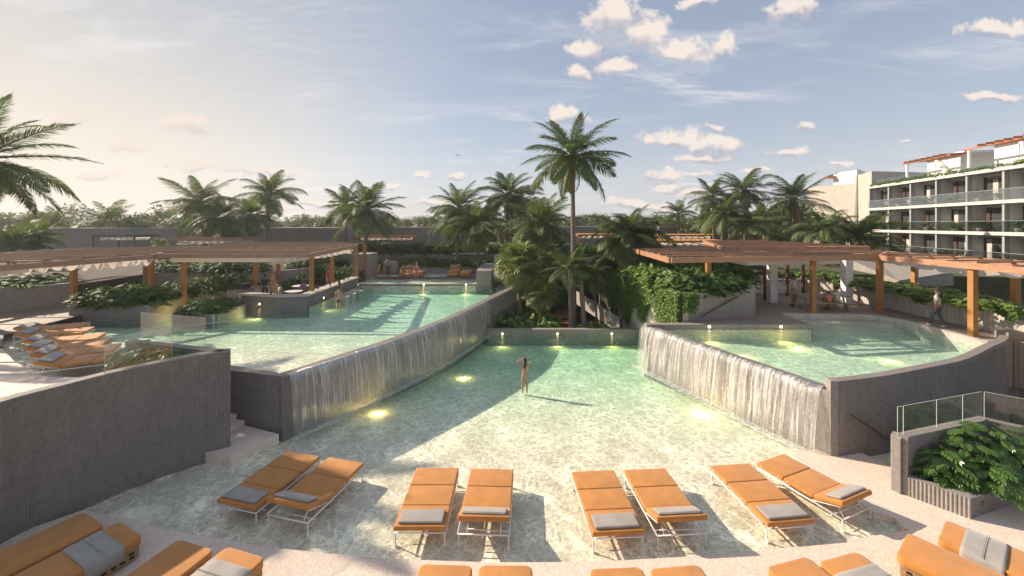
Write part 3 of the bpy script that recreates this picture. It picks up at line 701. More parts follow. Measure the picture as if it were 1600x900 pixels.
def drops(path, side, reach, z1, n, parent, seed, m='foam_drop'):
    rnd = random.Random(seed); P = resample(path, .05, len(path) > 2); N = normals(P); mb = MB()
    for _ in range(n):
        i = rnd.randrange(len(P)); q = rnd.random() ** .7; off = .04 + reach * math.sqrt(q) ** .9 + rnd.uniform(-.03, .07); z = z1 * (1 - q ** 1.25)
        p = P[i]; nn = N[i]; r = rnd.uniform(.003, .008); c = (p.x - side * nn.x * off, p.y - side * nn.y * off, max(.01, z))
        l = rnd.uniform(1, 5)
        mb.add([(c[0], c[1], c[2] + r * l), (c[0] + r, c[1], c[2]), (c[0], c[1] + r, c[2]), (c[0] - r, c[1], c[2]), (c[0], c[1] - r, c[2]), (c[0], c[1], c[2] - r)],
               [(0, 1, 2), (0, 2, 3), (0, 3, 4), (0, 4, 1), (5, 2, 1), (5, 3, 2), (5, 4, 3), (5, 1, 4)])
    o = mb.obj('droplets', M['white_drop'], parent); o['kind'] = 'stuff'; return o
M['white_drop'] = mat('water_droplet', (.85, .85, .84), .15)
wl = empty('waterfall', (0, 0, 0), 0, 'long thin waterfall spilling from the left upper pool', 'waterfall')
cfall = [(-7.25, 12.86)] + crest[1:5] + [(-1.62, 25.3)]
curtain_mesh('water_curtain', cfall, 1.93, .0, .33, M['fall_left'], wl, 1.3, 1)
foam_strip([(-7.3, 12.8)] + crest[1:5] + [(-1.85, 24.5)], 1, .38, .34, wl, amp=.05)
drops(cfall, 1, .33, 1.93, 1100, wl, 4)
wr_ = empty('waterfall', (0, 0, 0), 0, 'dense white waterfall spilling from the right upper pool', 'waterfall')
curtain_mesh('water_curtain', crestR, 1.93, .0, .42, M['fall_right'], wr_, 7.7, 1)
foam_strip(crestR, 1, .48, .42, wr_, amp=.06)
drops(crestR, 1, .42, 1.93, 1500, wr_, 9)
# lamps in the pool walls
def pool_lamp(loc, rz, label, power=40, dz=-.32):
    t = empty('pool_lamp', loc, rz, label, 'lamp', 'round lamps set in the pool walls')
    MB().tube([(0, -.012, 0), (0, .03, 0)], .085, 14).obj('housing', M['steel'], t)
    MB().tube([(0, -.02, 0), (0, -.011, 0)], .07, 14).obj('lens', M['lamp'], t)
    l = bpy.data.lights.new('lamp_light', 'SPOT'); l.energy = power; l.color = (1, .70, .25); l.spot_size = R(150); l.spot_blend = 1; l.shadow_soft_size = .08
    lo = bpy.data.objects.new('lamp_light', l); COL.objects.link(lo); lo.parent = t; lo.location = (0, -.10, dz); lo.rotation_euler = (R(-62), 0, 0)
for px, lb in ((785, 'leftmost'), (871, 'middle'), (956, 'rightmost')):
    X = (px - 800) / F * 24.5
    pool_lamp((X, 24.515, .08), 0, f'{lb} of the three small lit lamps in the low wall ending the lower pool', 26)
for px, lb in ((1108, 'left one'), (1220, 'right one')):
    pool_lamp(((px - 800) / F * 18.92, 18.915, 1.955), 0, f'{lb} of the two small lit lamps in the wall behind the right pool', 34)

def floor_lamp(loc, label, power):
    t = empty('underwater_lamp', loc, 0, label, 'lamp')
    MB().tube([(0, 0, -.06), (0, 0, .03)], .12, 14).obj('housing', M['steel'], t); MB().tube([(0, 0, .031), (0, 0, .04)], .10, 14).obj('lens', M['lamp'], t)
    l = bpy.data.lights.new('lamp_light', 'POINT'); l.energy = power; l.color = (1, .70, .25); l.shadow_soft_size = .12
    lo = bpy.data.objects.new('lamp_light', l); COL.objects.link(lo); lo.parent = t; lo.location = (0, 0, .16)
def liner(a, b, z0, z1, th=.03):
    sl = MB().bar((*a, (z0 + z1) / 2), (*b, (z0 + z1) / 2), th, z1 - z0).obj('pool_lining', M['pool_floor']); tag(sl, kind='structure')
liner((6.8, 18.89), (14.2, 18.89), 1.0, ZR - .03)
liner((-12.3, 32.42), (-2.95, 32.42), 1.0, ZU - .02)
liner((-12.22, 24.0), (-12.36, 32.4), 1.0, ZU - .02)
floor_lamp((-5.0, 14.9, -.36), 'bright underwater lamp by the foot of the left waterfall', 20)
floor_lamp((7.0, 14.9, -.36), 'bright underwater lamp by the foot of the right waterfall', 26)
floor_lamp((-2.3, 19.0, -.58), 'underwater lamp farther along the left waterfall', 14)
floor_lamp((9.6, 16.6, ZR - .56), 'underwater lamp near the dense waterfall in the right pool', 12)
floor_lamp((12.6, 17.6, ZR - .56), 'underwater lamp in the middle of the right pool', 12)
floor_lamp((15.2, 16.0, ZR - .56), 'underwater lamp near the curved wall in the right pool', 12)
floor_lamp((-18.6, 22.6, 1.36), 'underwater lamp between the island planter and the long planter', 30)
# ------------------------------------------------------------------ sun loungers
def cushion(name, size, loc, parent, m, rx=0, bev=.035, puff=.012):
    """soft slab with rounded rim"""
    x, y, z = size; nx, ny = 8, 8; vs = []; 
    bm = bmesh.new(); bmesh.ops.create_cube(bm, size=1)
    for v in bm.verts: v.co = Vector((v.co.x * x, v.co.y * y, v.co.z * z))
    bmesh.ops.bevel(bm, geom=list(bm.edges), offset=bev, segments=3, profile=.6, affect='EDGES')
    me = bpy.data.meshes.new(name); bm.to_mesh(me); bm.free(); me.materials.append(m)
    me.polygons.foreach_set('use_smooth', [True] * len(me.polygons))
    return link(name, me, parent, loc=loc, rot=(rx, 0, 0))
def make_lounger(raised):
    # origin on the pool floor under the middle; foot end +y, head end -y
    t = empty('sun_lounger'); w = 1.12; L = 2.06; H = .245
    f = MB()
    for s in (-1, 1): f.tube([(s * (w / 2 - .01), L / 2 - .02, H - .05), (s * (w / 2 - .01), -L / 2 + .02, H - .05)], .018, 8)
    for y in (L / 2 - .02, -L / 2 + .02, .25, -.35): f.tube([(-w / 2 + .01, y, H - .05), (w / 2 - .01, y, H - .05)], .016, 8)
    f.tube([(-w / 2 + .01, -L / 2 + .28, H - .13), (w / 2 - .01, -L / 2 + .28, H - .16)], .014, 8)
    f.obj('frame', M['white_metal'], t, smooth=True)
    for sx in (-1, 1):
        for sy in (-1, 1):
            lg = MB().tube([(sx * (w / 2 - .03), sy * (L / 2 - .05), H - .06), (sx * (w / 2 - .03), sy * (L / 2 - .05), -.10)], .016, 8).obj('leg', M['white_metal'], t, smooth=True)
            MB().ball((sx * (w / 2 - .03), sy * (L / 2 - .05), -.08), .05, 10, 6, (.45, 1, 1)).obj('roller', M['white_metal'], lg, smooth=True)
    a = R(20) if raised else 0
    zc = H + .055
    cushion('foot_cushion', (w, .70, .10), (0, L / 2 - .35, zc), t, M['orange'])
    cushion('seat_cushion', (w, .70, .10), (0, L / 2 - 1.06, zc), t, M['orange'])
    hy = L / 2 - 1.415; hl = .66
    if raised:
        c = Vector((0, hy - math.cos(a) * hl / 2, zc + math.sin(a) * hl / 2))
        hc = cushion('head_cushion', (w, hl, .11), c, t, M['orange'], -a)
        cushion('pillow', (w * .86, .34, .058), c + Vector((0, -math.cos(a) * .10 - math.sin(a) * .09 * -1 * 0, 0)) + Vector((0, math.sin(a) * .09, math.cos(a) * .083 + math.sin(a) * .10)), t, M['grey_fabric'], -a, .035)
        b = MB()
        for s in (-1, 1):
            b.tube([(s * (w / 2 - .04), hy, H - .03), (s * (w / 2 - .04), hy - math.cos(a) * hl * .9, H - .03 + math.sin(a) * hl * .9)], .014, 8)
            b.tube([(s * (w / 2 - .2), hy - math.cos(a) * hl * .6, H - .04 + math.sin(a) * hl * .6), (s * (w / 2 - .2), hy - hl * .8, H - .12)], .013, 8)
        b.tube([(-w / 2 + .04, hy - math.cos(a) * hl * .6, H - .04 + math.sin(a) * hl * .6), (w / 2 - .04, hy - math.cos(a) * hl * .6, H - .04 + math.sin(a) * hl * .6)], .013, 8)
        b.obj('backrest_frame', M['white_metal'], t, smooth=True)
    else:
        cushion('head_cushion', (w, hl, .10), (0, hy - hl / 2, zc), t, M['orange'])
        cushion('pillow', (w * .86, .40, .058), (0, hy - hl / 2 - .06, zc + .077), t, M['grey_fabric'], 0, .035)
    s = MB()
    for sx in (-1, 1):
        for y in (.9, .45, .22, -.2): s.ball((sx * (w / 2 + .003), y, zc), .016, 8, 5, (.5, 1, 1))
    s.obj('snap_button', M['white_metal'], t, smooth=True)
    return t
lounge_flat = make_lounger(False); lounge_up = make_lounger(True); first = {id(lounge_flat): True, id(lounge_up): True}
def place(proto, far, near, z, label, group, cat='sun lounger'):
    o = proto if first.get(id(proto), False) else copy_tree(proto)
    first[id(proto)] = False
    far = Vector(far[:2]); near = Vector(near[:2]); d = (far - near).normalized(); c = far - d * 1.03
    o.location = (c.x, c.y, z); o.rotation_euler = (0, 0, math.atan2(-d.x, d.y))
    return tag(o, label, cat, group)
def pf(x, y, z): w = W(x, y, z); return (w.x, w.y)
G1 = 'sun loungers standing in the lower pool'
zt = .365
place(lounge_flat, pf(474, 709, zt), pf(372, 784, zt), .03, 'flat orange lounger in the shade, leftmost of the lower pool row', G1)
place(lounge_up, pf(541, 719, zt), (-5.02, 8.95), .03, 'orange lounger with raised head, second from left in the lower pool', G1)
place(lounge_flat, pf(684, 731, zt), pf(656, 822, zt), .03, 'flat orange lounger, left one of the pair left of centre', G1)
place(lounge_up, pf(769, 733, zt), (-.60, 8.6), .03, 'raised-head orange lounger, right one of the pair left of centre', G1)
place(lounge_flat, pf(926, 736, zt), pf(966, 829, zt), .03, 'flat orange lounger, left one of the pair right of centre', G1)
place(lounge_up, pf(1007, 733, zt), (3.62, 8.46), .03, 'raised-head orange lounger, right one of the pair right of centre', G1)
place(lounge_flat, pf(1140, 726, zt), pf(1243, 821, zt), .03, 'flat orange lounger, second from right in the lower pool row', G1)
place(lounge_up, pf(1204, 716, zt), (7.85, 9.2), .03, 'raised-head orange lounger half over the stone, rightmost in the lower pool', G1)
G2 = 'sun loungers standing at the beach entry of the left upper pool'
for i, (fx, fy, lb) in enumerate([(-19.65, 18.35, 'farthest of the six orange loungers in the left upper pool'), (-18.5, 17.45, 'second farthest orange lounger in the left upper pool, partly shaded'),
                                 (-17.0, 16.5, 'third orange lounger from the plank terrace in the left upper pool'), (-15.9, 15.65, 'fourth orange lounger from the plank terrace in the left upper pool'),
                                 (-14.85, 14.95, 'second nearest orange lounger in the left upper pool, close to the glass'), (-13.75, 14.15, 'nearest orange lounger in the left upper pool, behind the glass')]):
    place(lounge_up, (fx, fy), (fx - .87, fy - .49), ZU + .05, lb, G2)
# ------------------------------------------------------------------ daybeds
def make_daybed(throw, pillow=False, raised=False, plain=False):
    t = empty('daybed'); w = .98; L = 2.1
    base = MB().box((0, -L / 2, .16), (w - .06, L - .1, .22)).obj('woven_base', M['wicker'] if not plain else M['orange_pipe'], t, bevel=.02)
    if not plain:
        hb = MB()
        for k in range(14):
            for r_ in range(2):
                for s in (-1, 1):
                    hb.box((s * (w / 2 - .028), -.18 - k * .135, .12 + r_ * .08), (.012, .075, .045))
        for k in range(6):
            for r_ in range(2): hb.box((-.36 + k * .144, -.046, .12 + r_ * .08), (.075, .012, .045))
        hb.obj('dark_opening_patch', M['opening_shade'], base)  # solid dark boxes on the base paint the shade of its openings
    def mattress(nm, y0, y1, z, rx=0):
        bm = bmesh.new(); bmesh.ops.create_cube(bm, size=1)
        for v in bm.verts: v.co = Vector((v.co.x * w, v.co.y * (y1 - y0), v.co.z * .17))
        ve = [e for e in bm.edges if abs(e.verts[0].co.z - e.verts[1].co.z) > .1]
        bmesh.ops.bevel(bm, geom=ve, offset=.12, segments=5, profile=.5, affect='EDGES')
        he = [e for e in bm.edges if abs(e.verts[0].co.z - e.verts[1].co.z) < .01]
        bmesh.ops.bevel(bm, geom=he, offset=.035, segments=2, profile=.6, affect='EDGES')
        me = bpy.data.meshes.new(nm); bm.to_mesh(me); bm.free(); me.materials.append(M['orange']); me.polygons.foreach_set('use_smooth', [True] * len(me.polygons))
        return link(nm, me, t, loc=(0, (y0 + y1) / 2, z), rot=(rx, 0, 0))
    if raised:
        mattress('mattress', -L * .55, 0, .36); m2 = mattress('backrest_mattress', -L * .42, 0, .36)
        m2.location = (0, 0, 0)
        m2.rotation_euler = (R(38), 0, 0); m2.location = (0, .33, .58)
        m2.location = (0, .30, .60)
    else:
        mattress('mattress', -L, 0, .36)
    if throw:
        a, b_ = -.30, -.86; mb = MB(); hw = w / 2 + .012; z1 = .462; n = 10; pr = [(-hw - .012, .20), (-hw - .006, .30), (-hw - .002, .42), (-hw + .04, z1), (-.2, z1 + .004), (.2, z1 + .004), (hw - .04, z1), (hw + .002, .42), (hw + .006, .30), (hw + .012, .20)]
        vs = []; 
        for j in range(n + 1):
            y = a + (b_ - a) * j / n
            for k, (x, z) in enumerate(pr): vs.append((x + .006 * math.sin(j * 1.7 + k), y, z + (.004 * math.sin(j * 2.3 + k * 1.1))))
        m_ = len(pr)
        mb.add(vs, [(j * m_ + k, j * m_ + k + 1, (j + 1) * m_ + k + 1, (j + 1) * m_ + k) for j in range(n) for k in range(m_ - 1)])
        o = mb.obj('throw', M['grey_fabric'], t, smooth=True); s = o.modifiers.new('s', 'SOLIDIFY'); s.thickness = .012; s.offset = 1
        MB().box((0, (a + b_) / 2, z1 + .018), (w - .02, .008, .006)).obj('stitching', M['grey_fabric_dark'], o)
    if pillow: cushion('pillow', (.6, .34, .12), (.0, -1.55, .52), t, M['grey_fabric'], 0, .05)
    if raised: cushion('pillow', (.5, .3, .12), (0, .22, .72), t, M['grey_fabric'], R(38), .05)
    return t
dproto = {}
def daybed(loc, d, z, label, group, **k):
    key = tuple(sorted(k.items()))
    if key not in dproto: o = dproto[key] = make_daybed(**k)
    else: o = copy_tree(dproto[key])
    d = Vector(d).normalized()          # from far end towards the head
    o.location = (loc[0], loc[1], z); o.rotation_euler = (0, 0, math.atan2(d.x, -d.y))
    return tag(o, label, 'daybed', group)
G3 = 'cushioned daybeds along the near terrace'; zd = .45
for px, py, d, kw, lb in [(147, 813, (-.42, -.92), dict(throw=False, pillow=True), 'orange daybed with a grey pillow, leftmost in the foreground'),
                      (205, 829, (-.42, -.92), dict(throw=True), 'orange daybed under a grey throw, second from left in the foreground'),
                      (307, 854, (-.28, -.96), dict(throw=False), 'plain orange daybed, third from left in the foreground'),
                      (385, 866, (-.28, -.96), dict(throw=True), 'orange daybed under a grey throw, fourth from left in the foreground'),
                      (698, 886, (-.03, -1), dict(throw=False), 'orange daybed end at the bottom, left one below the central loungers'),
                      (790, 887, (.0, -1), dict(throw=False), 'orange daybed end at the bottom, just left of the middle line'),
                      (961, 891, (.05, -1), dict(throw=False), 'orange daybed end at the bottom, left one right of the middle'),
                      (1053, 889, (.1, -1), dict(throw=False), 'orange daybed end at the bottom, right one right of the middle'),
                      (1229, 881, (.25, -.97), dict(throw=False), 'plain orange daybed, fourth from right in the foreground'),
                      (1309, 873, (.25, -.97), dict(throw=True), 'orange daybed under a grey throw, third from right in the foreground'),
                      (1409, 852, (.58, -.81), dict(throw=False), 'plain orange daybed on woven base, second from right in the foreground'),
                      (1471, 831, (.58, -.81), dict(throw=True), 'orange daybed under a grey throw, rightmost in the foreground')]:
    w_ = W(px, py, zd); daybed((w_.x, w_.y), d, .06, lb, G3, **kw)
G4 = 'orange daybeds on the far terrace of the left pool'
for X, raised, lb in [(-14.7, False, 'low flat orange daybed at the left end of the far terrace'), (-13.2, True, 'raised orange daybed beside the waiter at the far left terrace'),
                      (-9.9, True, 'raised orange daybed behind the seated man on the far terrace'), (-8.7, False, 'flat orange daybed under the seated woman on the far terrace'),
                      (-5.45, True, 'raised orange daybed, left one of the empty pair at right of the far terrace'), (-4.3, False, 'flat orange daybed, right one of the empty pair at right of the far terrace')]:
    daybed((X, 38.1), (0, -1), ZDK, lb, G4, throw=False, raised=raised, plain=True)

# ------------------------------------------------------------------ pergolas
def clip_line(poly, p, d):
    """parameters where the line p + t d crosses a convex polygon"""
    ts = []; n = len(poly)
    for i in range(n):
        a = Vector(poly[i]); b = Vector(poly[(i + 1) % n]); e = b - a
        den = d.x * e.y - d.y * e.x
        if abs(den) < 1e-9: continue
        w = a - p; t = (w.x * e.y - w.y * e.x) / den; s = (w.x * d.y - w.y * d.x) / den
        if 0 <= s <= 1: ts.append(t)
    return (min(ts), max(ts)) if len(ts) >= 2 else None
def pergola(label, polys, z, sdir, step, posts, m_edge='wood', m_slat='wood_roof', slat=(.07, .15), edge=(.12, .26), post=.22, pm='wood', zoff=0, name='pergola', jit=.0, beams=()):
    g = empty(name, (0, 0, 0), 0, label, 'pergola'); d = Vector(sdir).normalized(); nrm = Vector((-d.y, d.x)); rnd = random.Random(len(label))
    for poly in polys:
        n = len(poly); cx = Vector((sum(p[0] for p in poly) / n, sum(p[1] for p in poly) / n))
        for i in range(n):
            a = Vector((*poly[i], z - edge[1] / 2)); b = Vector((*poly[(i + 1) % n], z - edge[1] / 2)); u = (b - a).normalized()
            piece('edge_beam', M[m_edge], a + u * .04, b - u * .04, edge[0] + .002 * i, edge[1] + .003 * i, g)
        rs = [nrm.dot(Vector(p)) for p in poly]; k = min(rs) + step * .7
        while k < max(rs) - step * .4:
            p = nrm * k; c = clip_line(poly, p, d)
            if c and c[1] - c[0] > .5:
                a = p + d * (c[0] + .05); b = p + d * (c[1] - .05); zz = z + .02 + rnd.uniform(-jit, jit)
                piece('slat', M[m_slat], (a.x, a.y, zz), (b.x, b.y, zz), slat[0], slat[1], g)
            k += step
    for a, b in beams: piece('cross_beam', M[m_edge], (*a, z - .12), (*b, z - .12), .12, .2, g)
    for x, y, zb in posts:
        piece('post', M[pm], (x, y, zb), (x, y, z - edge[1] + .01), post, post, g)
    return g
def scallop(name, a, b, width, z, n, sag, label, ridge=.0, group=None):
    """row of cloth swags running from a to b"""
    a = Vector((*a, z)); b = Vector((*b, z)); d = b - a; L = d.length; u = d / L; nn = Vector((-u.y, u.x, 0)); vs = []; fs = []; m_ = 10; rows = 5
    for i in range(n * m_ + 1):
        t = i / m_; s = -abs(math.sin(math.pi * t)) ** .7 * sag * (1 + .15 * math.sin(t * 5.1))
        for k in range(rows): vs.append(tuple(a + u * (L * i / (n * m_)) + nn * (width * k / (rows - 1)) + Vector((0, 0, s + .03 * math.sin(k * 1.3 + int(t))))))
    for i in range(n * m_):
        for k in range(rows - 1): fs.append((i * rows + k, (i + 1) * rows + k, (i + 1) * rows + k + 1, i * rows + k + 1))
    o = MB().add(vs, fs).obj(name, M['cloth'], smooth=True); return tag(o, label, 'awning', group)
def flat_awning(poly, z, drop, label):
    g = MB().prism(poly, z - drop, z).obj('fabric_ceiling', M['cloth'], bevel=.03); return tag(g, label, 'awning')
ZP = 5.16
pergola('broad timber pergola roofing the pool bar at left', [[(-20.3, 22.7), (-11.6, 22.7), (-12.9, 33.2), (-15.8, 37.2), (-26, 37.2)]], ZP, (1, 0), 1.15,
        [(-12.9, 25.6, 1.7), (-12.75, 32.6, 2.0), (-13.2, 35.6, 2.0), (-19.7, 23.9, 1.9), (-17.6, 27.3, 1.9), (-18.2, 31, 1.9), (-14.1, 31.2, 2.0)], m_slat='wood_roof', m_edge='wood_roof', slat=(.07, .11))
pergola('long timber pergola over the plank terrace at far left', [[(-21.6, 15.6), (-20.35, 22.6), (-21.8, 31.0), (-31, 29.5), (-30, 16.2)]], ZP - .05, (1, .06), 1.4,
        [(-23.9, 21.7, 1.9), (-25.3, 27.5, 2.0), (-21.3, 23.5, 3)], m_slat='wood_roof', m_edge='wood_roof', slat=(.08, .10))
flat_awning([(-20.0, 23.3), (-13.3, 23.3), (-13.5, 26), (-20.5, 26)], ZP - .30, .26, 'pale cloth ceiling hung under the pool bar pergola')
scallop('cloth_swags', (-13.2, 23.3), (-12.9, 32.5), .9, ZP - .34, 11, .30, 'row of pale cloth swags hanging at the right edge of the pool bar pergola')
flat_awning([(-30, 16.4), (-22.6, 17.4), (-22.9, 18.9), (-30, 18.0)], ZP - .38, .24, 'pinkish cloth ceiling under the far left pergola')
scallop('cloth_swags', (-23.8, 18.6), (-20.9, 23.2), 2.2, ZP - .32, 11, .42, 'row of scalloped cloth swags under the far left pergola by the post')
# right side
pergola('large timber pergola over the dining terrace at right', [[(7.75, 19.5), (19.6, 21.25), (22.9, 24.5), (20.2, 31), (8.4, 29.3)], [(19.4, 9.0), (22.9, 9.0), (22.95, 24.3), (19.5, 21.2)]], ZP + .02, (1, .08), 1.2,
        [(10.25, 20.8, 3.3), (16.1, 21.3, ZDK), (19.72, 21.35, ZDK), (19.62, 16.95, ZDK), (22.55, 22.3, 3.0), (22.45, 17.75, 3.0)], m_slat='wood_red', slat=(.16, .07), m_edge='wood_red', jit=.035,
        beams=[((11.5, 20.1), (12.0, 29.6)), ((15.6, 20.7), (16.2, 30))])
pergola('raised rear pergola roof over the kitchen at right', [[(12.9, 24.3), (22.4, 24.9), (21.2, 34), (16.6, 34.5)]], ZP + .28, (1, .05), 1.3, [(16.0, 25.2, ZDK)], m_slat='wood_red', m_edge='wood_red', slat=(.08, .085), post=.12, pm='bronze')
flat_awning([(12.9, 21.9), (18.8, 22.8), (19.0, 25), (13.0, 24.4)], ZP - .27, .34, 'cream cloth ceiling hung under the dining terrace pergola')
for k, (y0, y1, n) in enumerate([(16.9, 20.9, 4), (11.5, 16.4, 5)]):
    scallop('cloth_swags', (22.2, y0), (22.2, y1), 2.3, ZP - .18, n, .36, ['row of white cloth swags between the pergola posts at right', 'row of white cloth swags at the right edge under the pergola'][k])
# small garden cabanas
for k, (x0, x1, yt, d, lb) in enumerate([(143, 210, 368, 46, 'dark thin-framed cabana before the far left grey wall'), (265, 380, 373, 40, 'low brown cabana with scalloped cloth behind the left pergola'),
        (556, 642, 369, 52, 'small timber cabana with white cloth between the two left palms'), (903, 985, 366, 50, 'small timber cabana right of the tall palm'),
        (1034, 1118, 367, 52, 'small pale timber cabana, rear one behind the right pergola'), (1030, 1128, 376, 40, 'brown timber cabana, front one behind the right pergola')]):
    X0 = (x0 - 800) / F * d; X1 = (x1 - 800) / F * d; z = CZ - (yt - HZ) / F * d; dep = 3.0
    pm = 'dark_metal' if k == 0 else ('wood_roof' if k in (1,) else 'wood')
    pergola(lb, [[(X0, d), (X1, d), (X1 + .2, d + dep), (X0 + .2, d + dep)]], z, (0, 1), .5, [(X0 + .1, d + .1, 3), (X1 - .1, d + .1, 3), (X0 + .3, d + dep - .1, 3), (X1, d + dep - .1, 3)], m_edge=pm, m_slat=pm, post=.12, edge=(.1, .2), name='cabana', slat=(.06, .12), pm=pm)
    scallop('cloth_swags', (X0 + .3, d + .6), (X1 - .3, d + .6), 1.8, z - .2, max(4, int((X1 - X0) / .8)), .35, 'white cloth swags under the ' + lb.split(' cabana')[0].replace('small ', '') + ' cabana ' + lb.split('cabana')[1].strip())
# ------------------------------------------------------------------ pool bar
bar = empty('pool_bar', (0, 0, 0), 0, 'angled grey concrete bar counter standing in the left pool', 'bar')
outl = [(-16.7, 24.3), (-13.9, 23.6), (-12.25, 23.9), (-12.45, 32.4)]
inl = [(-16.4, 25.0), (-13.9, 24.35), (-12.95, 24.45), (-13.15, 32.4)]
MB().prism([(-16.6, 24.42), (-13.88, 23.74), (-12.38, 24.02), (-12.58, 32.4), (-12.98, 32.4), (-12.8, 24.4), (-13.9, 24.3), (-16.4, 24.95)], .4, 2.47).obj('counter_front', M['concrete_dark'], bar)
MB().prism(outl + list(reversed(inl)), 2.475, 2.56).obj('countertop', M['concrete_light'], bar, bevel=.012)
slab('bar_floor', [(-19.8, 25.3), (-16.4, 24.97), (-13.9, 24.42), (-13.0, 24.5), (-13.1, 32.4), (-13.1, 36), (-24, 36), (-20.5, 28)], .8, 1.62, 'brick_deck')
for px, py, X, d, rz in [(406, 478, 0, 0, 0), (495, 474, 0, 0, 0)]:
    pass
pool_lamp((-15.2, 23.98, 2.02), R(14) - R(28), 'round lit lamp on the left face of the pool bar', 40, -.4)
pool_lamp((-12.31, 26.0, 2.02), R(90), 'round lit lamp on the right face of the pool bar', 30, -.4)
for i, (X, d) in enumerate([(-11.5, 27.2), (-11.5, 28.4), (-11.5, 29.6)]):
    s = empty('bar_stool', (X, d, 0), 0, ['nearest', 'middle', 'farthest'][i] + ' submerged pale stool beside the pool bar', 'stool', 'submerged stools beside the pool bar')
    MB().tube([(0, 0, .6), (0, 0, 1.83)], .09, 12).obj('stem', M['concrete_mid'], s); MB().box((0, 0, 1.87), (.7, .5, .08)).obj('seat', M['concrete_light'], s, bevel=.01)
# back counter with panelled fronts
bc = empty('back_counter', (0, 0, 0), 0, 'grey service counter with white panelled front behind the pool bar', 'counter')
pa = Vector((-17.9, 25.4, 0)); pb_ = Vector((-17.6, 29.8, 0)); uu = (pb_ - pa).normalized()
MB().bar(pa + Vector((0, 0, 2.1)), pb_ + Vector((0, 0, 2.1)), .6, .9).obj('cabinet', M['concrete_mid'], bc)
MB().bar(pa + Vector((0, 0, 2.58)), pb_ + Vector((0, 0, 2.58)), .7, .05).obj('countertop', M['steel'], bc)
for k in range(8):
    q = pa + uu * (.28 + k * .54) + Vector((.32, 0, 2.12)); piece('panel', M['concrete_pale'], q - uu * .23, q + uu * .23, .03, .66, bc)
MB().box((-17.6, 26.1, 2.78), (.5, .7, .35)).obj('appliance', M['black_ish'], bc, bevel=.03)
MB().box((-17.55, 27.6, 2.72), (.45, .5, .24)).obj('appliance', M['black_ish'], bc, bevel=.03)
# deck behind, terraces, far walls
slab('far_terrace', [(-13.1, 36.0), (-2.9, 36.0), (-2.2, 39), (-22, 39), (-22, 36.02)], .5, ZDK, 'concrete_light')
tag(MB().box((-7.7, 32.55, .9), (9.6, .2, 2.1)).obj('ledge_wall', M['concrete_dark']), 'dark low wall with lamps under the far shallow ledge of the left pool', 'wall')
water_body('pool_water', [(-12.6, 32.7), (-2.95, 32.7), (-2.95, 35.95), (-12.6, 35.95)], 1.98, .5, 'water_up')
slab('pool_ledge', [(-13.0, 32.68), (-2.9, 32.68), (-2.9, 36.0), (-13.0, 36.0)], .4, 1.83, 'pool_floor')
tag(MB().box((-7.7, 35.93, 2.03), (9.6, .06, .10)).obj('edge_trim', M['dark_metal']), 'dark trim line along the front of the far terrace', 'trim')
for px in (662, 728): pool_lamp(((px - 800) / F * 32.4, 32.43, 1.92), 0, ('left' if px == 662 else 'right') + ' small lit lamp in the ledge wall of the left pool', 30, -.4)
tag(MB().prism([(-2.9, 32.4), (-1.7, 32.4), (-1.2, 38), (-2.3, 38.6), (-2.9, 38)], 0, 3.05).obj('stepped_pier', M['concrete_mid'], bevel=.02), 'grey concrete pier at the right end of the far shallow ledge', 'wall')
slab('planting_terrace', [(-15.6, 38.9), (-2.0, 38.9), (0.5, 42.2), (-15.6, 42.2)], .5, 2.62, 'soil')
tag(wall([(-22, 38.75), (-2.2, 38.75)], 1, 2.66, .25, 1, smooth=False).obj('planter_wall', M['concrete_mid']), 'low grey planter wall behind the orange daybeds of the far terrace', 'wall')
tag(wall([(-22, 42.0), (1.0, 42.0)], 1, 3.72, .3, 1, smooth=False).obj('planter_wall', M['concrete_mid']), 'grey retaining wall between the two hedge rows behind the far terrace', 'wall')
tag(MB().box((-4.6, 41.9, 3.76), (3.2, .5, .10)).obj('stone_slab', M['white'], bevel=.02), 'white stone slab lying on the retaining wall between hedges', 'slab')
slab('planting_terrace', [(-48, 42.3), (18, 42.3), (18, 70), (-60, 70)], -1, 3.66, 'ground')
slab('garden_terrace', [(7.5, 29.7), (20.6, 31.5), (24, 30), (46, 26), (60, 50), (60, 70), (6, 70), (4.6, 42)], -1, 3.1, 'ground')
# garden floor in the gap, with its red path
slab('garden_floor', [(-3, 24.95), (8.3, 24.95), (9, 42), (-3, 42)], -2.5, -.9, 'ground')
path = empty('garden_path', (0, 0, 0)); path['kind'] = 'structure'
for k in range(9):
    d0 = 27.2 + k * 1.1; MB().prism([(3.2 + k * .05, d0), (4.6 + k * .05, d0), (4.8 + k * .05, d0 + 1.1), (3.3 + k * .05, d0 + 1.1)], -2.4, -.85 + k * .17).obj('step', M['red_paver'], path)
rw = MB().add([(4.6, 31, 1.9), (7.3, 27.0, .5), (7.3, 27.3, .5), (4.6, 31.3, 1.9), (4.6, 31, .9), (7.3, 27.0, -.6), (7.3, 27.3, -.6), (4.6, 31.3, .9)], [(0, 1, 2, 3), (4, 7, 6, 5), (0, 4, 5, 1), (2, 6, 7, 3), (0, 3, 7, 4), (1, 5, 6, 2)])
tag(rw.obj('ramp_wall', M['concrete_light']), 'light concrete ramp wall slanting down among the central palms', 'wall')
tag(MB().box((1.6, 36, 1.0), (3.4, .4, 4.6)).obj('garden_wall', M['concrete_light']), 'pale concrete wall glimpsed behind the central palms', 'wall')
tag(MB().box((5.6, 38, 1.4), (4.0, .4, 4.4)).obj('garden_wall', M['concrete_light']), 'pale concrete wall behind the small palms left of the vines', 'wall')
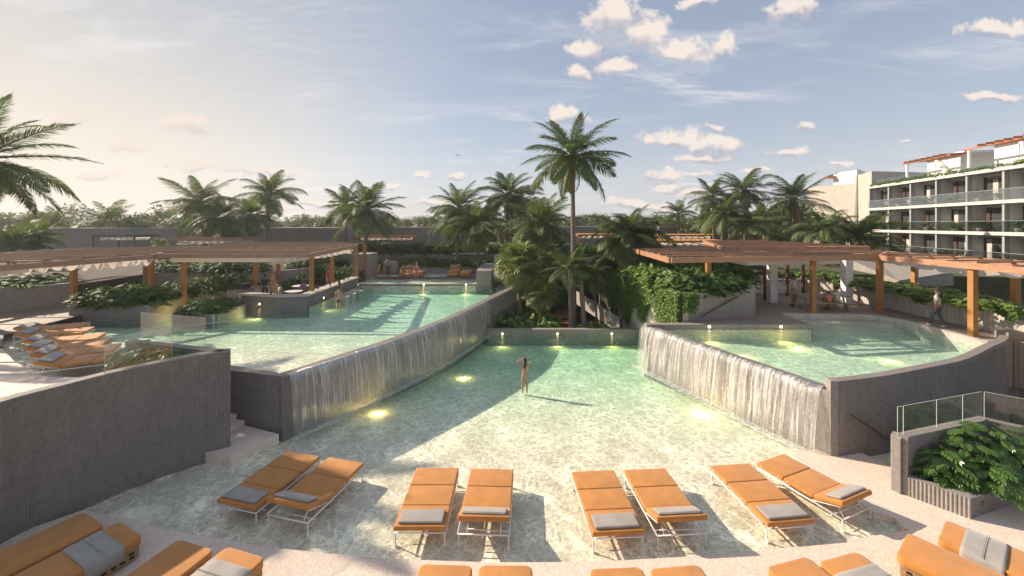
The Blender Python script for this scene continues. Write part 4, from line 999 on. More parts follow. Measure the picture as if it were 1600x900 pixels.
# far villas seen as long blank walls
for x0, x1, yt, d, lb in [(31, 195, 356.5, 52, 'long grey blank villa wall at far left'), (400, 520, 356, 56, 'grey blank villa wall behind the pool bar roof'),
                          (609, 690, 355, 62, 'grey blank villa wall between the central palm groups'), (862, 950, 354, 60, 'grey villa wall left of the bushy date palm'),
                          (1030, 1061, 354, 60, 'short grey villa wall right of the bushy date palm'), (950, 1030, 354.5, 62, 'grey villa wall hidden behind the bushy date palm')]:
    X0 = (x0 - 800) / F * d; X1 = (x1 - 800) / F * d; z = CZ - (yt - HZ) / F * d
    g = empty('villa', (0, 0, 0), 0, lb, 'villa')
    MB().prism([(X0, d), (X1, d), (X1, d + 8), (X0, d + 8)], 2.5, z - .12).obj('wall', M['concrete_dark'], g)
    MB().prism([(X0 - .04, d - .04), (X1 + .04, d - .04), (X1 + .04, d + 8.04), (X0 - .04, d + 8.04)], z - .119, z).obj('parapet', M['concrete_mid'], g)
# walls and beds behind the left terrace
tag(wall([(-42, 14), (-34, 19.4), (-27.9, 21.9), (-26.2, 24.0)], 1, 3.32, .3, 1).obj('terrace_wall', M['concrete_mid']), 'grey brown curved wall behind the plank terrace at far left', 'wall')
lp = empty('long_planter', (0, 0, 0), 0, 'dark concrete planter full of shrubs at the edge of the left pool', 'planter')
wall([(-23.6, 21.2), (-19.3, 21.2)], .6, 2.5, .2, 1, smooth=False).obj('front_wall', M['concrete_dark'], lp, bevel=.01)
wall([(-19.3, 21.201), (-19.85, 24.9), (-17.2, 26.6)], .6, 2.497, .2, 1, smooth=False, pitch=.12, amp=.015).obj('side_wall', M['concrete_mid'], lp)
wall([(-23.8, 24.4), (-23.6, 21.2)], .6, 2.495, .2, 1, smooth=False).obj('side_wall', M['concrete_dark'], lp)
slab('planter_soil', [(-23.5, 21.4), (-19.5, 21.4), (-20, 25), (-18.2, 26.6), (-19.5, 29.5), (-26, 29.5), (-23.6, 24)], .6, 2.40, 'soil')
ip = empty('island_planter', (0, 0, 0), 0, 'low dark planter island with shrubs in the left pool', 'planter')
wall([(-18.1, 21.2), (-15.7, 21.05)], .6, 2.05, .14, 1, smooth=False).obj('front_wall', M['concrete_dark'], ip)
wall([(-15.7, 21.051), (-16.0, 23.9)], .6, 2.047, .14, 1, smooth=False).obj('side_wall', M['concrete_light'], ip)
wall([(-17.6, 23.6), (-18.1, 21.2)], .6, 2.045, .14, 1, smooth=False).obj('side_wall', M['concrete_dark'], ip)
slab('planter_soil', [(-18.0, 21.3), (-15.8, 21.15), (-16.1, 23.9), (-17.6, 23.7)], .6, 1.98, 'soil')
tag(wall([(-27, 29.6), (-19.4, 29.6), (-17, 32.5), (-17, 37.5)], 1, 3.2, .3, 1, smooth=False).obj('retaining_wall', M['concrete_mid']), 'grey retaining wall behind the long planter at left', 'wall')
slab('planting_bed', [(-60, 20), (-34.3, 20), (-28.1, 22.4), (-26.6, 24.3), (-27.2, 29.9), (-19.6, 29.9), (-17.3, 32.7), (-17.3, 42.3), (-60, 42.3)], -1, 3.14, 'soil')
tag(MB().box((-13.6, 36.9, 3.1), (1.6, 2.2, 2.1)).obj('service_block', M['concrete_mid'], bevel=.02), 'grey concrete service block at the end of the pool bar', 'wall')
tag(MB().box((-11.6, 38.2, 2.7), (1.3, .8, 1.1)).obj('service_block', M['concrete_mid'], bevel=.02), 'small pale concrete block beside the far daybeds', 'wall')
# ------------------------------------------------------------------ right terrace furniture
kc = empty('kitchen_counter', (0, 0, 0), 0, 'pale outdoor kitchen counter at the back of the right terrace', 'counter')
MB().box((18.3, 27.6, ZDK + .47), (4.4, .7, .92)).obj('cabinet', M['concrete_pale'], kc); MB().box((18.3, 27.55, ZDK + .96), (4.6, .85, .06)).obj('countertop', M['concrete_light'], kc, bevel=.01)
for k in range(5):
    dr = MB().box((16.6 + k * .85, 27.235, ZDK + .45), (.74, .03, .72)).obj('cabinet_door', M['white'], kc); MB().box((16.85 + k * .85, 27.21, ZDK + .68), (.2, .02, .03)).obj('handle', M['steel'], dr)
MB().box((17.2, 27.55, ZDK + 1.1), (.9, .6, .22)).obj('grill', M['steel'], kc, bevel=.03); MB().box((19.2, 27.6, ZDK + 1.06), (.6, .5, .14)).obj('hob', M['black_ish'], kc)
for x, y, lb in ((15.95, 24.4, 'left square white column under the right pergola'), (20.1, 23.9, 'right square white column under the right pergola')):
    tag(MB().box((x, y, (ZDK + 4.85) / 2), (.44, .4, 4.85 - ZDK)).obj('column', M['white'], bevel=.01), lb, 'column')
for x, y, lb in ((15.4, 25.6, 'dark steel post left of the white column'), (18.4, 26.6, 'dark steel post by the kitchen counter'), (19.6, 26.8, 'dark steel post right of the kitchen counter'), (20.7, 24.6, 'dark steel post beside the right white column')):
    tag(MB().box((x, y, (ZDK + 4.85) / 2), (.14, .14, 4.85 - ZDK)).obj('post', M['bronze']), lb, 'post')
def plank_set(parent, nm, c, size, n, m):
    for k in range(n): 
        y = c[1] - size[1] / 2 + size[1] * (k + .5) / n
        piece(nm, m, (c[0] - size[0] / 2, y, c[2]), (c[0] + size[0] / 2, y, c[2]), size[1] / n * .86, size[2], parent)
M['oak'] = mat('grey_oak', rough=.6, build=woodf((.30, .23, .16), (.42, .33, .24)))
tb = empty('dining_table', (17.55, 22.7, ZDK), 0, 'long grey oak dining table under the right pergola', 'table')
plank_set(tb, 'board', (0, 0, .73), (2.7, .95, .045), 6, M['oak'])
for sx in (-1, 1):
    for sy in (-1, 1): piece('leg', M['oak'], (sx * 1.15, sy * .36, 0), (sx * 1.05, sy * .33, .71), .08, .08, tb)
for dy, lb in ((-.85, 'grey oak bench on the near side of the dining table'), (.85, 'grey oak bench on the far side of the dining table')):
    bn = empty('bench', (17.6, 22.7 + dy, ZDK), 0, lb, 'bench')
    plank_set(bn, 'board', (0, 0, .43), (2.4, .36, .04), 3, M['oak'])
    for sx in (-1, 1):
        for sy in (-1, 1): piece('leg', M['oak'], (sx * .95, sy * .16, 0), (sx * .85, sy * .12, .41), .06, .06, bn)
MB_ = MB().lathe([(0, 0), (.05, 0), (.05, .18), (.02, .22), (.02, .28)], (0, 0, 0), 10).obj('bottle', M['dark_metal'], smooth=True); MB_.location = (17.2, 22.7, ZDK + .757); tag(MB_, 'dark bottle standing on the oak dining table', 'bottle')
MB_ = MB().lathe([(.04, 0), (.13, .05), (.15, .07), (.14, .07)], (0, 0, 0), 12).obj('bowl', M['pot'], smooth=True); MB_.location = (18.2, 22.75, ZDK + .757); tag(MB_, 'pale bowl on the oak dining table', 'bowl')
# bar tables inside and bottles on the bar
for i, (x, y) in enumerate([(-14.6, 26.6), (-15.4, 29.0)]):
    t_ = empty('round_table', (x, y, 1.62), 0, ['round pale table nearest inside the pool bar', 'round pale table farther inside the pool bar'][i], 'table')
    MB().tube([(0, 0, 0), (0, 0, .7)], .05, 10).obj('stem', M['dark_metal'], t_); MB().tube([(0, 0, .7), (0, 0, .74)], .55, 24).obj('table_top', M['concrete_pale'], t_)
k = 0
for x, y in [(-12.75, 26.2), (-12.6, 27.6), (-12.9, 28.9), (-12.7, 30.1), (-12.8, 31.2), (-14.6, 24.1)]:
    b_ = MB().lathe([(0, 0), (.045, 0), (.045, .17), (.016, .22), (.016, .29)], (0, 0, 0), 10).obj('bottle', M['frame_dark'], smooth=True); b_.location = (x, y, 2.562); tag(b_, ['nearest dark bottle on the long arm of the pool bar', 'second dark bottle along the pool bar', 'third dark bottle along the pool bar', 'fourth dark bottle along the pool bar', 'farthest dark bottle along the pool bar', 'dark bottle on the short arm of the pool bar'][k], 'bottle', 'bottles standing on the pool bar'); k += 1
# ------------------------------------------------------------------ people
def skin_mesh(name, verts, edges, m, parent, root=0, sub=1):
    bm = bmesh.new(); lay = bm.verts.layers.skin.verify(); vs = [bm.verts.new(v[0]) for v in verts]
    for a, b in edges: bm.edges.new((vs[a], vs[b]))
    for i, v in enumerate(vs):
        r = verts[i][1]; v[lay].radius = r if isinstance(r, tuple) else (r, r); v[lay].use_root = (i == root)
    me = bpy.data.meshes.new(name); bm.to_mesh(me); bm.free(); me.materials.append(m)
    o = link(name, me, parent); s = o.modifiers.new('skin', 'SKIN'); s.use_smooth_shade = True
    u = o.modifiers.new('sub', 'SUBSURF'); u.levels = sub; u.render_levels = sub; return o
STAND = dict(pel=(0, 0, .95), wai=(0, 0, 1.08), che=(0, .01, 1.30), nec=(0, 0, 1.47), hea=(0, .02, 1.60), top=(0, .02, 1.70),
             shl=(-.17, 0, 1.41), shr=(.17, 0, 1.41), ell=(-.24, 0, 1.13), elr=(.24, 0, 1.13), wrl=(-.25, .08, .90), wrr=(.25, .08, .90),
             hil=(-.09, 0, .90), hir=(.09, 0, .90), knl=(-.10, .02, .50), knr=(.10, .02, .50), anl=(-.10, 0, .09), anr=(.10, 0, .09), tol=(-.11, .15, .03), tor=(.11, .15, .03))
def person(label, loc, rz, pose=None, skin='skin_a', top=None, bottom=None, hair='hair_dark', hair_long=False, scale=1.0, swim=None, shoes='shoe', sleeves=.6, female=False, group=None):
    J = dict(STAND); J.update(pose or {}); J = {k: Vector(v) for k, v in J.items()}
    p = empty('person', loc, rz, label, 'person', group); p.scale = (scale,) * 3
    f = .96 if female else 1.0
    V = []; E = []; idx = {}
    def add(k, pos, r, par=None):
        V.append((tuple(pos), r)); idx[k] = len(V) - 1
        if par is not None: E.append((idx[par], idx[k]))
    add('pel', J['pel'], (.15, .115)); add('wai', J['wai'], (.115 * f, .09), 'pel'); add('che', J['che'], (.14 * f, .10), 'wai')
    add('nec', J['nec'], .055, 'che'); add('hea', J['hea'], (.075, .085), 'nec'); add('top', J['top'], (.06, .07), 'hea')
    for s in 'lr':
        add('sh' + s, J['sh' + s], .055 * f, 'che'); add('el' + s, J['el' + s], .042 * f, 'sh' + s); add('wr' + s, J['wr' + s], .026, 'el' + s)
        d = (J['wr' + s] - J['el' + s]).normalized(); side = d.orthogonal().normalized(); ha = J['wr' + s] + d * .07
        add('pa' + s, ha, (.036, .018), 'wr' + s)
        for k in range(4):
            sp = side * ((k - 1.5) * .019); ln = (.075, .088, .083, .065)[k]; bend = side.cross(d) * .02
            add(f'f{k}{s}', ha + d * .035 + sp, .009, 'pa' + s); add(f'g{k}{s}', ha + d * (.035 + ln) + sp * 1.15 + bend, .007, f'f{k}{s}')
        add('t' + s, J['wr' + s] + d * .05 + side * .045, .010, 'pa' + s); add('u' + s, J['wr' + s] + d * .085 + side * .06, .008, 't' + s)
        add('hi' + s, J['hi' + s], .095, 'pel'); add('kn' + s, J['kn' + s], .062, 'hi' + s); add('an' + s, J['an' + s], .036, 'kn' + s); add('to' + s, J['to' + s], (.035, .025), 'an' + s)
    body = skin_mesh('body', V, E, M[skin], p)
    # face: nose, eyes, mouth, ears
    hd = J['hea']; fw_ = Vector((0, 1, 0)); 
    if 'facedir' in (pose or {}): fw_ = Vector(pose['facedir']).normalized()
    sd_ = Vector((fw_.y, -fw_.x, 0)).normalized()
    fc = MB().ball(hd + fw_ * .085 + Vector((0, 0, .0)), .017, 6, 4, (1, 1, 1.4)); fc.ball(hd + sd_ * .078, .018, 6, 4); fc.ball(hd - sd_ * .078, .018, 6, 4)
    fc.obj('face', M[skin], p, smooth=True)
    ey = MB(); ey.ball(hd + fw_ * .080 + sd_ * .028 + Vector((0, 0, .028)), .009, 6, 4); ey.ball(hd + fw_ * .080 - sd_ * .028 + Vector((0, 0, .028)), .009, 6, 4); ey.obj('eye', M['eye'], p)
    MB().ball(hd + fw_ * .080 + Vector((0, 0, -.045)), .013, 6, 4, (1.4, .6, .5)).obj('mouth', M['lip'], p)
    # hair
    hv = MB().ball(J['top'] - fw_ * .022 + Vector((0, 0, -.022)), .098, 12, 8, (.95, 1.02, .92))
    if hair_long: hv.tube([tuple(hd - fw_ * .055 + Vector((0, 0, .06))), tuple(J['nec'] - fw_ * .085), tuple(J['che'] - fw_ * .13 + Vector((0, 0, .02)))], [.085, .075, .03], 10)
    hv.obj('hair', M[hair], p, smooth=True)
    if top:
        V2 = [(J['pel'] + Vector((0, 0, .0)), (.15, .12)), (J['wai'], (.14 * f, .112)), (J['che'], (.165 * f, .122)), (J['nec'] - Vector((0, 0, .045)), .075)]; E2 = [(0, 1), (1, 2), (2, 3)]
        for s in 'lr':
            a = len(V2); V2.append((J['sh' + s], .074)); E2.append((2, a)); V2.append((J['sh' + s].lerp(J['el' + s], min(1, sleeves * 1.2)), .058)); E2.append((a, a + 1))
            if sleeves > .8: V2.append((J['el' + s].lerp(J['wr' + s], .85), .04)); E2.append((a + 1, a + 2))
        skin_mesh('top', V2, E2, M[top], p)
    if bottom:
        V3 = [(J['pel'] + Vector((0, 0, .05)), (.14, .11)), (J['pel'] - Vector((0, 0, .02)), (.145, .115))]; E3 = [(0, 1)]
        ln = 1.0 if swim != 'shorts' else .0
        for s in 'lr':
            a = len(V3); V3.append((J['hi' + s], .105)); E3.append((1, a))
            if ln: V3 += [(J['kn' + s], .076), (J['an' + s], .055)]; E3 += [(a, a + 1), (a + 1, a + 2)]
            else: V3.append((J['hi' + s].lerp(J['kn' + s], .6), .088)); E3.append((a, a + 1))
        skin_mesh('shorts' if swim == 'shorts' else 'trousers', V3, E3, M[bottom], p)
        if not swim:
            for s in 'lr': skin_mesh('shoe', [(J['an' + s] + Vector((0, -.03, -.04)), .042), (J['to' + s], (.048, .034))], [(0, 1)], M[shoes], p)
    if swim and swim != 'shorts':
        skin_mesh('bikini_bottom', [(J['pel'] + Vector((0, 0, .0)), (.185, .15)), (J['pel'] - Vector((0, 0, .07)), (.175, .145))], [(0, 1)], M[swim], p)
        skin_mesh('bikini_top', [(J['che'] + Vector((0, 0, .0)), (.165, .13)), (J['che'] - Vector((0, 0, .035)), (.155, .125))], [(0, 1)], M[swim], p)
    return p
def sit(h=.45, arms=None):
    dz = .95 - h - .08; q = {k: (v[0], v[1], v[2] - dz) for k, v in STAND.items()}
    for s, x in (('l', -1), ('r', 1)):
        q['hi' + s] = (x * .09, .03, h + .06); q['kn' + s] = (x * .12, .44, h + .06); q['an' + s] = (x * .12, .46, .09); q['to' + s] = (x * .12, .60, .03)
        q['el' + s] = (x * .25, .10, 1.13 - dz); q['wr' + s] = (x * .17, .34, 1.04 - dz)
    q.update(arms or {}); return q
walk = dict(knl=(-.09, .16, .52), anl=(-.08, .22, .12), tol=(-.08, .37, .08), knr=(.09, -.04, .50), anr=(.09, -.20, .12), tor=(.09, -.06, .04), ell=(-.26, -.08, 1.15), wrl=(-.30, -.04, .92), elr=(.27, .02, 1.15), wrr=(.33, .12, .98))
tray = dict(elr=(.22, .04, 1.15), wrr=(.12, .26, 1.12), ell=(-.23, .03, 1.15), wrl=(-.08, .27, 1.11))
armsup = dict(ell=(-.34, .02, 1.60), wrl=(-.13, .03, 1.72), elr=(.32, .02, 1.62), wrr=(.12, .02, 1.74), shl=(-.18, 0, 1.43), shr=(.18, 0, 1.43), hil=(-.10, 0, .9), hir=(.10, 0, .9))
w_ = W(820, 603, 0)
person('woman in a green bikini seen from behind, arms raised, standing in the lower pool', (w_.x, w_.y, -.37), R(4), armsup, 'skin_a', hair_long=True, swim='green_cloth', female=True, scale=.87)
w_ = W(1240, 478, ZDK); wt = person('man in a pink shirt and tan trousers carrying a tray on the right terrace', (w_.x, w_.y, ZDK), R(180 + 200), {**tray}, 'skin_b', 'shirt_pink', 'trouser_tan', sleeves=1.0, scale=1.05)
tr_ = empty('tray', (w_.x + .02, w_.y, ZDK)); 
bpy.data.objects.remove(tr_)
def tray_at(px, rz, z, label, r=.2):
    v = Matrix.Rotation(rz, 3, 'Z') @ Vector((.02, .36, 0)); o = MB().lathe([(0, 0), (r, 0), (r + .01, .02), (r, .02)], (0, 0, 0), 16).obj('tray', M['bronze']); o.location = (px[0] + v.x, px[1] + v.y, z); return tag(o, label, 'tray')
tray_at((w_.x, w_.y), R(20), ZDK + 1.12 * 1.05, 'round tray held by the man in tan trousers')
person('dark-haired woman in a pale blouse walking along the right terrace wall', (W(1465, 511, ZDK).x, W(1465, 511, ZDK).y, ZDK), R(25), walk, 'skin_b', 'blouse', 'jeans', hair_long=True, sleeves=.7, female=True, scale=1.02, shoes='white_cloth')
person('woman with curly dark hair and pale top seated at the oak table', (17.95, 21.98, ZDK), R(15), sit(.45), 'skin_a', 'blouse', 'trouser_tan', sleeves=.4, female=True)
person('child in a coral top seated at the oak table', (17.48, 21.95, ZDK), R(-25), sit(.45), 'skin_a', 'coral', 'coral', sleeves=.4, scale=.82)
fx = lambda px, d: (px - 800) / F * d
person('waiter in a grey shirt and black trousers on the far terrace', (fx(607, 36.6), 36.6, ZDK), R(175), tray, 'skin_b', 'shirt_grey', 'black_cloth', sleeves=1.0, scale=1.03)
person('man sitting low on the front of a daybed on the far terrace', (fx(631, 35.9), 35.9, ZDK), R(170), sit(.40), 'skin_b', None, 'black_cloth', swim='shorts')
person('woman in a coral swimsuit sitting on a daybed on the far terrace', (fx(651, 36.0), 36.0, ZDK), R(190), sit(.48), 'skin_c', 'coral', None, hair='hair_blond', female=True, sleeves=.1, swim='coral')
zb = 1.62
person('man in dark clothes standing inside the pool bar, leftmost of the guests', (fx(414, 27.0), 27.0, zb), R(20), None, 'skin_b', 'black_cloth', 'black_cloth', sleeves=.6, scale=1.05)
person('fair-haired woman in a tan wrap standing inside the pool bar', (fx(426.5, 26.6), 26.6, zb), R(-30), None, 'skin_c', 'tan_cloth', 'tan_cloth', hair='hair_blond', hair_long=True, female=True, scale=1.05)
person('man in a yellow shirt seated at the corner of the pool bar', (fx(439, 25.6), 25.5, zb), R(-50), sit(.60), 'skin_b', 'shirt_yellow', 'black_cloth', sleeves=.5)
person('man in a blue shirt seated at a round table in the pool bar', (fx(474, 27.4), 27.4, zb), R(60), sit(.5), 'skin_b', 'shirt_blue', 'jeans', sleeves=.6)
person('person in a red top standing at the far end of the pool bar', (fx(512, 31.5), 31.5, zb), R(-80), None, 'skin_a', 'red_cloth', 'shirt_grey', hair_long=True, female=True)
person('person in dark red clothes standing beside the far bar post', (fx(517.5, 32.8), 32.8, zb + .1), R(-110), None, 'skin_b', 'red_cloth', 'black_cloth')
person('bare-backed man standing in the left pool beside the bar', (fx(529, 26.3), 26.3, .95), R(10), None, 'skin_c', None, 'black_cloth', swim='shorts')
person('dark-haired swimmer at the bar behind the bare-backed man', (fx(529.5, 28.2), 28.2, 1.12), R(60), None, 'skin_a', None, 'black_cloth', swim='shorts', hair_long=True, female=True)
person('bartender bending over the back counter beside the left shrubs', (-18.75, 26.4, 1.9), R(-80), dict(che=(0, .14, 1.26), nec=(0, .22, 1.38), hea=(0, .30, 1.48), top=(0, .34, 1.57), shl=(-.17, .2, 1.34), shr=(.17, .2, 1.34), ell=(-.22, .3, 1.1), elr=(.22, .3, 1.1), wrl=(-.18, .5, 1.0), wrr=(.18, .5, 1.0)), 'skin_b', 'black_cloth', 'white_cloth')
# ------------------------------------------------------------------ hotel block at right
hb = empty('hotel_building', (0, 0, 0), 0, 'long pale hotel block with stacked glass balconies at far right', 'building')
fd = Vector((.2388, .9711, 0)); fn = Vector((.9711, -.2388, 0))     # along the facade, and into the building (away from the pool)
O = Vector((38.1 + .246 * 24, 24, 0)); Lf = 35.5                      # near end (out of frame) to the far end
def fpt(s, w, z=0): q = O + fd * s + fn * w; return (q.x, q.y, z)
def fbox(s0, s1, w0, w1, z0, z1): return MB().prism([fpt(s0, w0)[:2], fpt(s1, w0)[:2], fpt(s1, w1)[:2], fpt(s0, w1)[:2]], z0, z1)
levels = [0.0, 2.95, 6.05, 9.15, 12.35]
fbox(-1, Lf - .6, 1.6, 13, -1, 12.2).obj('wall', M['concrete_pale'], hb)
for i, z in enumerate(levels[1:]):
    o = fbox(-1, Lf + .5, -.15, 1.8, z - .28, z).obj('floor_slab', M['hotel_grey'], hb)
    fbox(-1, Lf + .52, -.19, -.152, z - .30, z + .04).obj('slab_edge', M['offwhite'], o)
fbox(-1, Lf + .5, 1.8, 13.5, 12.07, 12.36).obj('roof', M['hotel_grey'], hb)
bay = 4.1; nb_ = 8
rb = random.Random(3)
for lv in range(4):
    z0 = levels[lv] if lv else -.5; z1 = levels[lv + 1] - .28
    for k in range(nb_ + 1):
        s = Lf - k * bay
        fbox(s - .12, s + .12, .0, .3, z0, z1).obj('column', M['hotel_grey'], hb)
        if k == nb_: continue
        fbox(s - .12, s + .12, .4, 1.6, z0, z1).obj('fin_wall', M['concrete_pale'], hb)
        a0 = s - bay + .3; w0, w1 = a0 + .5 + (.9 if (k + lv) % 2 else 0), a0 + 2.9 + (.6 if (k + lv) % 2 else 0)
        wf = fbox(w0, w1, 1.50, 1.58, z0 + .05, z0 + 2.45).obj('window', M['frame_brown'], hb)
        nn_ = 3; ww = (w1 - w0) / nn_
        for j in range(nn_): fbox(w0 + j * ww + .06, w0 + (j + 1) * ww - .06, 1.47, 1.498, z0 + .12, z0 + 2.37).obj('pane', M['window'] if j != (k + lv) % 3 else M['curtain_cloth'], wf)
        fbox(w1 + .1, w1 + .5, 1.40, 1.598, z0 + .02, z1).obj('timber_panel', M['frame_brown'], hb)
        if lv >= 1:
            for j in range(2):
                bp = fbox(s - bay + .08 + j * bay / 2, s - bay + (j + 1) * bay / 2 + .04, -.10, -.085, z0 + .06, z0 + 1.1).obj('balustrade_pane', M['glass_hotel'], hb)
    if lv >= 1:
        fbox(-1, Lf, -.12, -.065, z0 + 1.1, z0 + 1.125).obj('glass_edge_line', M['glass_edge'], hb)
    fbox(-1, Lf, 1.0, 1.25, z1 - .3, z1 - .02).obj('ceiling_beam', M['concrete_pale'], hb)
def balcony_chair(p, rz, label):
    c = empty('balcony_chair', p, rz, label, 'chair', 'chairs on the hotel balconies')
    MB().box((0, 0, .42), (.6, .6, .10)).obj('seat', M['curtain_cloth'], c, bevel=.02); MB().box((0, .28, .68), (.6, .08, .5)).obj('backrest', M['curtain_cloth'], c, bevel=.02)
    for sx in (-1, 1):
        for sy in (-1, 1): piece('leg', M['frame_brown'], (sx * .27, sy * .27, 0), (sx * .27, sy * .27, .38), .04, .04, c)
CHW = ['nearest', 'second nearest', 'middle', 'fourth nearest', 'farthest']
for lv in (1, 2, 3):
    for k in range(5): balcony_chair(fpt(Lf - bay * (4.75 - k) + (lv % 2) * .6, .85, levels[lv]), R(200 + 30 * k), f"{CHW[4 - k]} pale chair on the {['', 'lowest', 'middle', 'top'][lv]} hotel balcony")
# roof terrace glass, penthouses and their timber blades
for j in range(12): fbox(Lf - 2.9 * j - 2.85, Lf - 2.9 * j, .9, .915, 12.37, 13.4).obj('roof_glass_pane', M['glass'], hb)
for s0, s1, zt in ((24.5, 29.5, 15.1), (13.8, 20.2, 15.3), (4.0, 10.5, 15.5), (-3, 1.5, 15.6)):
    ph = fbox(s0, s1, 3.2, 9, 12.36, zt).obj('penthouse', M['white'], hb)
    q0 = Vector(fpt(s0 + .1, 2.4, 12.4)); q1 = Vector(fpt(s0 + 3.4, 3.1, zt - .1)); MB().bar(q0, q1, .3, .35).obj('slanted_fin', M['white'], ph)
    fbox(s0 - 1.4, s1 + .3, 2.6, 9.4, zt + .002, zt + .22).obj('penthouse_roof', M['white'], ph)
    for j in range(7):
        a = Vector(fpt(s0 - 1.9 + j * .95, 2.7, zt - .12)); b_ = Vector(fpt(s0 - 1.4 + j * .95, .2, zt - .22)); MB().bar(a, b_, .10, .22).obj('roof_blade', M['terracotta'], ph)
    MB().bar(Vector(fpt(s0 - 2.1, .9, zt - .28)), Vector(fpt(s1 + .6, .9, zt - .28)), .16, .16).obj('blade_beam', M['terracotta'], ph)
    MB().bar(Vector(fpt(s1, 1.0, 12.4)), Vector(fpt(s1, 1.0, zt - .36)), .2, .2).obj('post', M['white'], ph)
# end block
eb = empty('hotel_end_block', (0, 0, 0), 0, 'tan concrete gable block with a white top at the end of the hotel', 'building')
def wd(x, d): return (fx(x, d), d)
MB().prism([wd(1335, 66), wd(1362, 60), (fx(1362, 60) + 12, 62), (fx(1335, 66) + 9, 74)], -1, CZ + (HZ - 275) / F * 66).obj('shaded_wall', M['concrete_light'], eb)
MB().prism([wd(1262, 74), wd(1344, 65), wd(1335, 74), wd(1290, 84)], -1, CZ + (HZ - 288) / F * 68).obj('tan_wall', M['concrete_light'], eb)
MB().prism([wd(1302, 70), wd(1344, 64.9), wd(1365, 72), wd(1320, 80)], 12.5, CZ + (HZ - 265) / F * 64.9).obj('white_top', M['white'], eb)
MB().add([(*wd(1339, 64.7), 15.8), (*wd(1343, 64.7), 15.8), (*wd(1338, 64.7), 5), (*wd(1333, 64.7), 5), (*wd(1339, 65.2), 15.8), (*wd(1343, 65.2), 15.8), (*wd(1338, 65.2), 5), (*wd(1333, 65.2), 5)], [(0, 1, 2, 3), (7, 6, 5, 4), (1, 5, 6, 2), (0, 3, 7, 4), (0, 4, 5, 1), (3, 2, 6, 7)]).obj('slanted_white_edge', M['white'], eb)
MB().box((fx(1297, 70), 70, CZ + (HZ - 277) / F * 70), (1.6, 1.2, .35)).obj('timber_blade', M['terracotta'], eb)
person('person in white trousers standing on the lowest hotel balcony', Vector(fpt(Lf - 15.4, 1.0, levels[2] - 3.1 + .0)) + Vector((0, 0, 0)), R(60), walk, 'skin_b', 'black_cloth', 'white_cloth')
# ground floor pieces in front of the hotel
tag(MB().add([(26.2, 27, 2.6), (30.5, 27.5, 2.6), (30.5, 33, 2.6), (28, 33, 2.6), (26.2, 27, 3.0), (30.5, 27.5, 3.55), (30.5, 33, 3.7), (28, 33, 3.9)], [(0, 3, 2, 1), (4, 5, 6, 7), (0, 1, 5, 4), (1, 2, 6, 5), (2, 3, 7, 6), (3, 0, 4, 7)]).obj('sloping_roof', M['concrete_mid']), 'pale wedge-shaped low roof between the pergola posts and the hotel', 'roof')
fs_ = empty('timber_screen', (0, 0, 0), 0, 'reddish timber slat screen in front of the hotel ground floor', 'screen')
for k in range(34): piece('slat', M['wood_red'], (34.0 + k * .16, 32.5 - k * .30, 1.2), (34.0 + k * .16, 32.5 - k * .30, 4.3 - (k % 3) * .02), .26, .06, fs_)
# bird
bd = MB().add([(0, 0, 0), (.5, .1, .12), (.95, 0, .02), (.45, .28, .05), (-.5, .1, .12), (-.95, 0, .02), (-.45, .28, .05), (0, .5, 0), (0, -.25, .02), (.07, .1, -.06), (-.07, .1, -.06)],
              [(0, 1, 3), (1, 2, 3), (0, 6, 4), (4, 6, 5), (8, 0, 7), (8, 9, 7), (8, 7, 10), (0, 3, 7), (0, 7, 6)]).obj('bird', M['dark_metal']); bd.location = WD(715, 243, 60); bd.rotation_euler = (.5, .2, .6); tag(bd, 'small bird gliding in the open sky', 'bird')
# ------------------------------------------------------------------ palms
def frond_mesh(seed, droop, length=1.0, leaf=.24, n=40, twist=.25, m='palm_leaf', w=.017, hang=.35):
    """pinnate frond of unit length growing along +x from the origin"""
    rnd = random.Random(seed); mb = MB(); pts = []; ang = 0.0; p = Vector((0, 0, 0)); N = 14
    for i in range(N + 1):
        pts.append(p.copy()); a = -droop * (i / N) ** 1.5; p = p + Vector((math.cos(a), 0, math.sin(a))) * (length / N)
    mb.tube([tuple(q) for q in pts], [.013 * (1 - .85 * i / N) + .001 for i in range(N + 1)], 4, cap=False)
    def at(t):
        f = t * N; i = min(N - 1, int(f)); return pts[i].lerp(pts[i + 1], f - i), (pts[i + 1] - pts[i]).normalized()
    for i in range(n):
        t = .14 + .86 * (i + rnd.random() * .5) / n; t = min(t, .995); q, d = at(t); up = Vector((-d.z, 0, d.x))
        L = leaf * (math.sin(math.pi * min(1, (t * .86 + .18))) ** .7) * rnd.uniform(.85, 1.1); sweep = R(38) + R(26) * (1 - t) 
        for s in (-1, 1):
            dirv = (d * math.cos(sweep) + Vector((0, s, 0)) * math.sin(sweep) + up * rnd.uniform(-.05, .28)).normalized()
            mid = q + dirv * L * .5 + Vector((0, 0, -hang * .12 * L)); end = q + dirv * L * .96 + Vector((0, 0, -hang * L))
            wv = d.cross(dirv).cross(dirv).normalized() * w * rnd.uniform(.8, 1.2)
            mb.add([q - wv * .5, q + wv * .5, mid + wv, mid - wv, end], [(0, 1, 2, 3), (3, 2, 4)])
    return mb.mesh('frond', M[m])
FR = [frond_mesh(1, .7, hang=.3, n=50, w=.0092, leaf=.28), frond_mesh(2, 1.0, hang=.45, n=50, w=.0092, leaf=.28), frond_mesh(3, 1.35, hang=.6, n=50, w=.0092, leaf=.28), frond_mesh(4, .45, hang=.3, n=50, w=.0092, leaf=.28)]
FRL = [frond_mesh(11, .55, leaf=.21, n=74, w=.0060, hang=.2), frond_mesh(12, .85, leaf=.21, n=74, w=.0060, hang=.35)]
